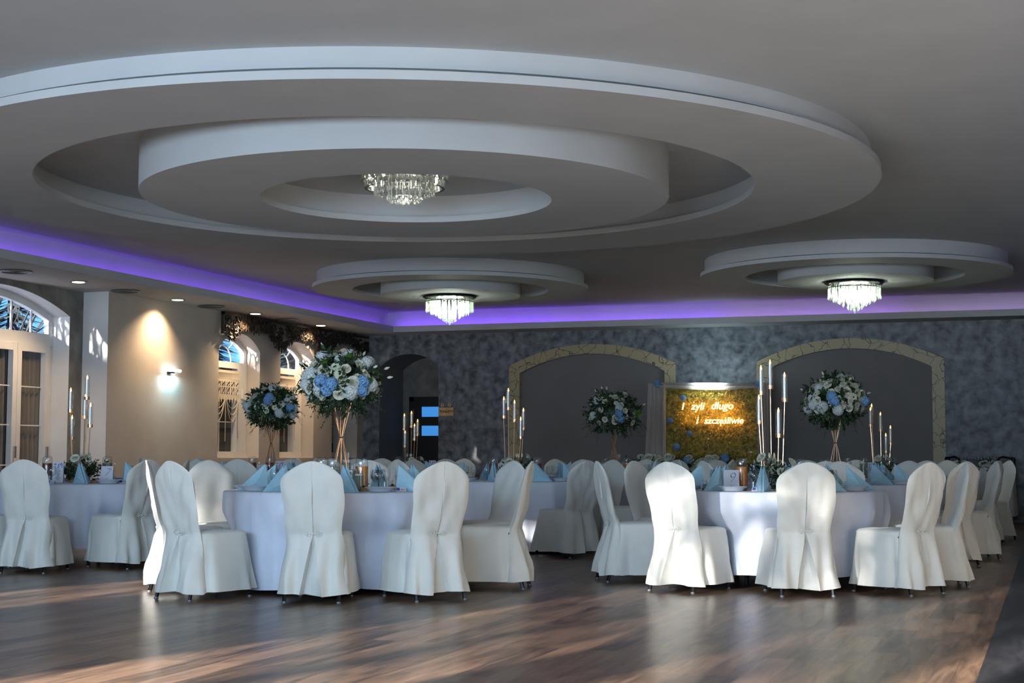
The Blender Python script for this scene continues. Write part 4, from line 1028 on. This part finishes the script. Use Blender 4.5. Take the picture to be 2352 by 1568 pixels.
b = B(); b.tube([(-4.58, YD+.03, 0), (-4.58, YD+.03, 2.25)], .018, 8); b.build('post', BLACKM, t)
b = B(); b.tube([(-6.28, YD+.03, 2.255), (-4.56, YD+.03, 2.24)], .018, 8); b.build('crossbar', BLACKM, t)
def drape(nm, fn, nu, nv, label):
    b = B(); b.grid(fn, nu, nv); o = b.build(nm, DRAPE); tag(o, label, 'drape')
drape('tulle_swag', lambda u, v: (-6.28+1.72*u, YD-.04-.03*sin(v*9), 2.285-.035*u-.075*v-.05*v*sin(PI*u)-.01*sin(v*22)), 30, 10, 'tulle swag looped across the top of the golden backdrop')
drape('tulle_drape', lambda u, v: (-6.47+.30*u-.10*v*(1-u), YD-.03+.025*sin(u*26+v), 2.27-2.0*v), 30, 8, 'long tulle drape falling at the window side of the golden backdrop')
drape('tulle_drape', lambda u, v: (-4.62+.20*u, YD-.03+.025*sin(u*26+v), 2.25-2.0*v), 24, 8, 'long tulle drape falling at the far side of the golden backdrop')
b = B(); b.box((-5.62, YD-.08, 2.215), (-5.20, YD-.03, 2.235)); o = b.build('strip_lamp', mk('cool_glow', (1,1,1), .5, emit=(.75, .95, 1), es=12), smooth=False); tag(o, 'cool white strip lamp shining at the top of the golden backdrop', 'lamp')
lamp('strip_glow', 'AREA', (-5.42, YD-.12, 2.26), 5, (.70, .92, 1), target=(-5.42, YB+.1, 2.75), shape='RECTANGLE', size=.5, size_y=.04)
lamp('strip_glow', 'AREA', (-5.42, YD-.16, 2.20), 2.2, (.85, .97, .85), target=(-5.42, YD+.2, 1.75), shape='RECTANGLE', size=.5, size_y=.04)
for x, z, s_, lb in ((-6.30, 2.26, 1.1, 'at the top corner of the golden backdrop'), (-5.86, 2.02, .95, 'above the neon words'), (-6.08, 1.64, 1.0, 'low beside the neon words'), (-5.75, 1.42, .9, 'beneath the second neon line'), (-5.97, 1.20, 1.1, 'at the foot of the golden backdrop'), (-4.60, 2.24, .9, 'at the far top corner of the golden backdrop')):
    o = link('blue_flower_cluster', HB, None, (x, YD-.07, z), (PI/2, 0, 0)); o.scale = (s_*1.15,)*3; tag(o, 'blue hydrangea cluster ' + lb, 'flower', 'blue flower clusters on the backdrop')
t = tag(empty('neon_sign', (0, YD-.09, 0)), 'glowing orange neon script reading I żyli długo i szczęśliwie', 'neon sign')
def stroke_text(words_):
    for wd, x, z, sz, ob in words_:
        o_ = link('neon_word', text_mesh('neon_word', wd, sz, NEON, shear=.22, ext=.008, offset=.0012, align='LEFT'), t, (x, 0, z), (PI/2, 0, 0))
        def edge(k):
            if k == 0: return 0
            me = text_mesh('probe', wd[:k], sz, NEON, shear=0, align='LEFT'); m_ = max(v_.co.x for v_ in me.vertices); bpy.data.meshes.remove(me); return m_
        for k, kind in ob:
            cx = (edge(k)+edge(k+1))/2; b = B()
            if kind == 'dot': b.ball((cx+.10*sz, -.004, .30*sz+.02), .008, 8, 6)
            if kind == 'stroke': b.tube([(cx-.10*sz, -.008, .00*sz), (cx+.20*sz, -.008, .16*sz)], .006, 6)
            if kind == 'tail': b.tube([(cx+.02*sz, 0, -.36*sz), (cx-.05*sz, 0, -.44*sz), (cx-.02*sz, 0, -.52*sz), (cx+.06*sz, 0, -.51*sz)], .006, 6)
            if kind == 'acute': b.tube([(cx+.06*sz, 0, .26*sz), (cx+.17*sz, 0, .38*sz)], .006, 6)
            m2 = b.build('neon_accent', NEON, o_); m2.rotation_euler = (-PI/2, 0, 0)
stroke_text([('I', -5.885, 1.87, .16, ()), ('zyli', -5.72, 1.87, .170, ((0, 'dot'),)), ('dlugo', -5.385, 1.875, .170, ((1, 'stroke'),)), ('i', -5.64, 1.635, .165, ()), ('szczesliwie', -5.50, 1.63, .150, ((4, 'tail'), (5, 'acute')))])
lamp('neon_glow', 'AREA', (-5.40, YD-.06, 1.76), 1.7, (1, .48, .10), shape='RECTANGLE', size=1.0, size_y=.35).rotation_euler = (rad(-90), 0, PI)
# head table
t = tag(empty('head_table', (0,0,0)), 'long skirted head table in front of the golden backdrop', 'table')
b = B(); b.box((-6.9, 24.1, .74), (-3.9, 24.8, .765)); b.build('table_top', BLACKM, t, smooth=False)
for x in (-6.8, -4.0):
    for y in (24.15, 24.75): b = B(); b.tube([(x, y, 0), (x, y, .74)], .02, 8); b.build('leg', BLACKM, t)
b = B(); b.grid(lambda u, v: (-6.93+3.06*u, 24.07+.02*sin(u*120)*v, .768-.72*v), 240, 6); b.add([(-6.93,24.07,.768),(-3.87,24.07,.768),(-3.87,24.83,.768),(-6.93,24.83,.768)], [(0,1,2,3)])
b.build('pleated_skirt', SKIRTC, t)
t = tag(empty('flower_garland', (0,0,0)), 'long low garland of white and blue flowers along the head table', 'flower arrangement')
b = B(); rnd = random.Random(12)
for i in range(190):
    x = rnd.uniform(-6.55, -4.75); leafy(b, (x, 24.35+rnd.uniform(-.1,.1), .77+rnd.uniform(0,.12)), (rnd.uniform(-1,1), rnd.uniform(-1,.6), rnd.uniform(.2,1.3)), rnd.uniform(.08, .24), 5, .024, rnd)
b.v = [(x, y, max(z, .775)) for x, y, z in b.v]; b.build('foliage', LEAF, t)
for i in range(58):
    me, nm = rnd.choice([(ROSE[0], 'rose')]*6+[(HW, 'white_hydrangea'), (HB, 'blue_hydrangea')])
    o = link(nm, me, t, (rnd.uniform(-6.5, -4.8), 24.28+rnd.uniform(-.12,.06), .84+rnd.uniform(-.03,.19)), (rnd.uniform(.5, 1.3), 0, rnd.uniform(-.6,.6))); o.scale = (1.35,)*3
for x, h, lb in ((-4.55, .34, 'taller'), (-4.66, .22, 'shorter')):
    o = tag(empty('glass_candlestick', (x, 24.3, .77)), '%s clear glass candlestick at the end of the head table' % lb, 'candlestick'); 
    b = B(); b.lathe([(.04, 0), (.01, .02), (.008, h-.03), (.03, h-.02), (.03, h)], 14, cap=False); b.build('glass_stem', THING, o); b = B(); b.lathe([(.027, h-.01), (.027, h+.012), (0, h+.012)], 12, cap=False); b.build('candle', CANDLE, o)
# bar trolley with skirt
t = tag(empty('drinks_trolley', (-1.12, 25.35, 0), rad(-4)), 'skirted drinks trolley with black bent handles beside the second niche', 'trolley')
b = B(); b.box((-.48, -.26, .86), (.48, .26, .89)); b.build('tray_top', SKIRTC, t, smooth=False)
b = B(); b.grid(lambda u, v: ((.50+.03*v)*(lambda c: math.copysign(min(1, abs(c)*1.25), c))(cos(2*PI*u)) + .012*v*sin(u*220), (.28+.03*v)*(lambda c: math.copysign(min(1, abs(c)*1.25), c))(sin(2*PI*u)) + .012*v*cos(u*230), .885-.755*v), 260, 6, closeu=True); b.build('pleated_skirt', SKIRTC, t)
for s_ in (-1, 1):
    b = B(); b.tube([(s_*.50, -.2, .80), (s_*.50, -.2, 1.0), (s_*.50-.0, -.17, 1.03), (s_*.50, .17, 1.03), (s_*.50, .2, 1.0), (s_*.50, .2, .80)], .016, 8)
    b.tube([(s_*.50, -.2, .90), (s_*.50, -.2, 1.02), (s_*.36, -.2, 1.045), (s_*.30, -.2, 1.02), (s_*.30, -.2, .89)], .018, 8); b.build('bent_handle', BLACKM, t)
for x in (-.42, .42):
    for y in (-.2, .2):
        b = B(); b.tube([(x-.012, y, .055), (x+.012, y, .055)], .05, 14); w_ = b.build('caster', BLACKM, t)
        b = B(); b.tube([(x, y, .06), (x, y, .16)], .012, 8); b.build('caster_stem', BLACKM, w_)
def on_tr(x, y, z): return tuple(Matrix.Translation((-1.12, 25.35, 0)) @ Matrix.Rotation(rad(-4), 4, 'Z') @ Vector((x, y, z)))
ORD = ['first', 'second', 'third', 'fourth', 'fifth', 'sixth', 'seventh', 'eighth', 'ninth', 'tenth', 'eleventh', 'twelfth']
for i in range(12):
    GOB.put(on_tr(-.27+.049*i+(.0 if i < 11 else .0), -.02+.09*(i % 2), .892), 0, 'upright glass on the drinks trolley, %s counting from the niche' % ORD[i], 'goblet', 'glasses on the drinks trolley')
for x, lb in ((-.27, 'nearer the niche'), (.15, 'near the far handle')):
    t = tag(empty('flower_sprig', on_tr(x, -.25, .90)), 'small cream rose sprig pinned to the trolley edge ' + lb, 'flower arrangement')
    b = B(); rnd = random.Random(int(x*100)+50)
    for i in range(14): leafy(b, (rnd.uniform(-.08,.08), 0, rnd.uniform(-.02,.04)), (rnd.uniform(-1,1), -.5, rnd.uniform(-.8,.5)), .09, 4, .02, rnd)
    b.build('foliage', LEAF, t)
    for k in range(4): o = link('rose', ROSE[0], t, (-.09+.05*k, -.03, .03+.015*(k % 2)), (1.0, 0, 0)); o.scale = (1.1,)*3

# ------------------------------------------------------------------ trees outside the windows, plus added twigs and posts that break the sun
def bare_tree(loc, h, seed, label, spread=.5, levels=4):
    rnd = random.Random(seed); b = B()
    def br(p, d, ln, r_, lv):
        q = p + d*ln; m_ = p + d*ln*.5 + Vector((rnd.uniform(-1,1), rnd.uniform(-1,1), rnd.uniform(-.3,.3)))*ln*.07
        b.tube([p, m_, q], [r_, r_*.8, r_*.5], 5, cap=False)
        if lv:
            for _ in range(3 if lv > 1 else 4):
                nd = (d + Vector((rnd.uniform(-1,1), rnd.uniform(-1,1), rnd.uniform(-.3,.8)))*spread).normalized(); br(q if rnd.random() > .3 else m_, nd, ln*rnd.uniform(.6,.85), r_*.6, lv-1)
    br(Vector((0,0,0)), Vector((0,0,1)), h*.35, h*.012, levels)
    o = b.build('bare_tree', BARK, None, loc); return tag(o, label, 'tree')
def spruce(loc, h, seed, label):
    rnd = random.Random(seed); t = tag(empty('spruce_tree', loc), label, 'tree')
    b = B(); b.tube([(0,0,0), (0,0,h)], [h*.02, .01], 7); b.build('trunk', BARK, t)
    b = B()
    for i in range(1600):
        z = h*(.10+.9*(i/1600)); r_ = h*.20*(1-z/h)**.8+.05; a = rnd.uniform(0, 6.28); d = Vector((cos(a), sin(a), -.25)); s_ = Vector((-sin(a), cos(a), 0))*r_*.07
        p = Vector((0,0,z)); b.add([p, p+d*r_*.6+s_, p+d*r_*rnd.uniform(.8,1.2), p+d*r_*.6-s_], [(0,1,2,3)])
    b.build('needles', NEEDLE, t)
bare_tree((-18.3, 23.4, -.3), 6.5, 3, 'bare branching tree outside the big arched window')
bare_tree((-26, 33, -.3), 8, 4, 'bare tree seen through the fanlights')
spruce((-22, 28.6, -.3), 8, 5, 'dark spruce outside the big arched window'); spruce((-21, 35.0, -.3), 9, 6, 'dark spruce beyond the first small window'); spruce((-20.5, 39.6, -.3), 9, 7, 'dark spruce beyond the second small window'); spruce((-25, 48.5, -.3), 9, 8, 'dark spruce beyond the corner window')
def twig_screen(loc, wx, z0, z1, n, seed, label, th=.036):  # trunk with loose twigs, added out of view to filter sunlight
    rnd = random.Random(seed); t = tag(empty('sun_screen_tree', loc), label, 'tree')
    b = B(); b.tube([(0,0,0), (.05,0,z0*.6), (0,0,z1)], [.10, .08, .02], 8); b.build('trunk', BARK, t)
    b = B()
    for i in range(n):
        x = rnd.uniform(-wx, wx); z = z0+(z1-z0)*rnd.random()**.8; a = rnd.uniform(-1.2, 1.2); l_ = rnd.uniform(.4, .8)
        p = Vector((x, rnd.uniform(-.8, .8), z)); d = Vector((sin(a), rnd.uniform(-.3, .3), cos(a)))*l_*.5; b.tube([p-d, p+d], [th, th*.55], 4)
    b.build('twig_foliage', BARK, t)
twig_screen((-8.4, -12, -.3), 2.4, 3.45, 6.0, 950, 1, 'dense twig crown added outside the rear windows to thin the sun')  # added: dims the sun on the front chairs, leaves the near floor clear
twig_screen((-13.0, -12, -.3), 1.8, 3.70, 6.0, 560, 2, 'second twig crown added outside the rear windows to thin the sun')
twig_screen((-14.9, 8.6, -.3), 1.2, 2.9, 5.0, 460, 3, 'slim twig crown added outside the big arched window to soften the sun', .02)  # this and the next two are added to filter sun through the left windows
twig_screen((-14.6, 3.2, -.3), 1.2, 2.9, 5.0, 700, 5, 'dense twig crown added outside the nearer arched window to block the sun', .03)
twig_screen((-14.9, 13.5, -.3), 1.3, 2.9, 5.0, 330, 4, 'slim twig crown added outside the small windows to soften the sun', .02)
for k, (x, y, h_) in enumerate(((-7.25, -7, 3.4), (-5.45, -7.2, 2.6), (-4.75, -7, 3.3), (-3.1, -7.3, 3.2), (-2.55, -7.1, 2.4))):  # unseen posts added to cut shadow bands into the sunlit floor
    o = B(); o.tube([(x, y, -.3), (x+.1, y, h_)], [.14, .09], 7); tag(o.build('sun_break_post', BARK), 'dark tapering post added outside the rear windows to break the sun, %s of five' % ORD[k], 'post')
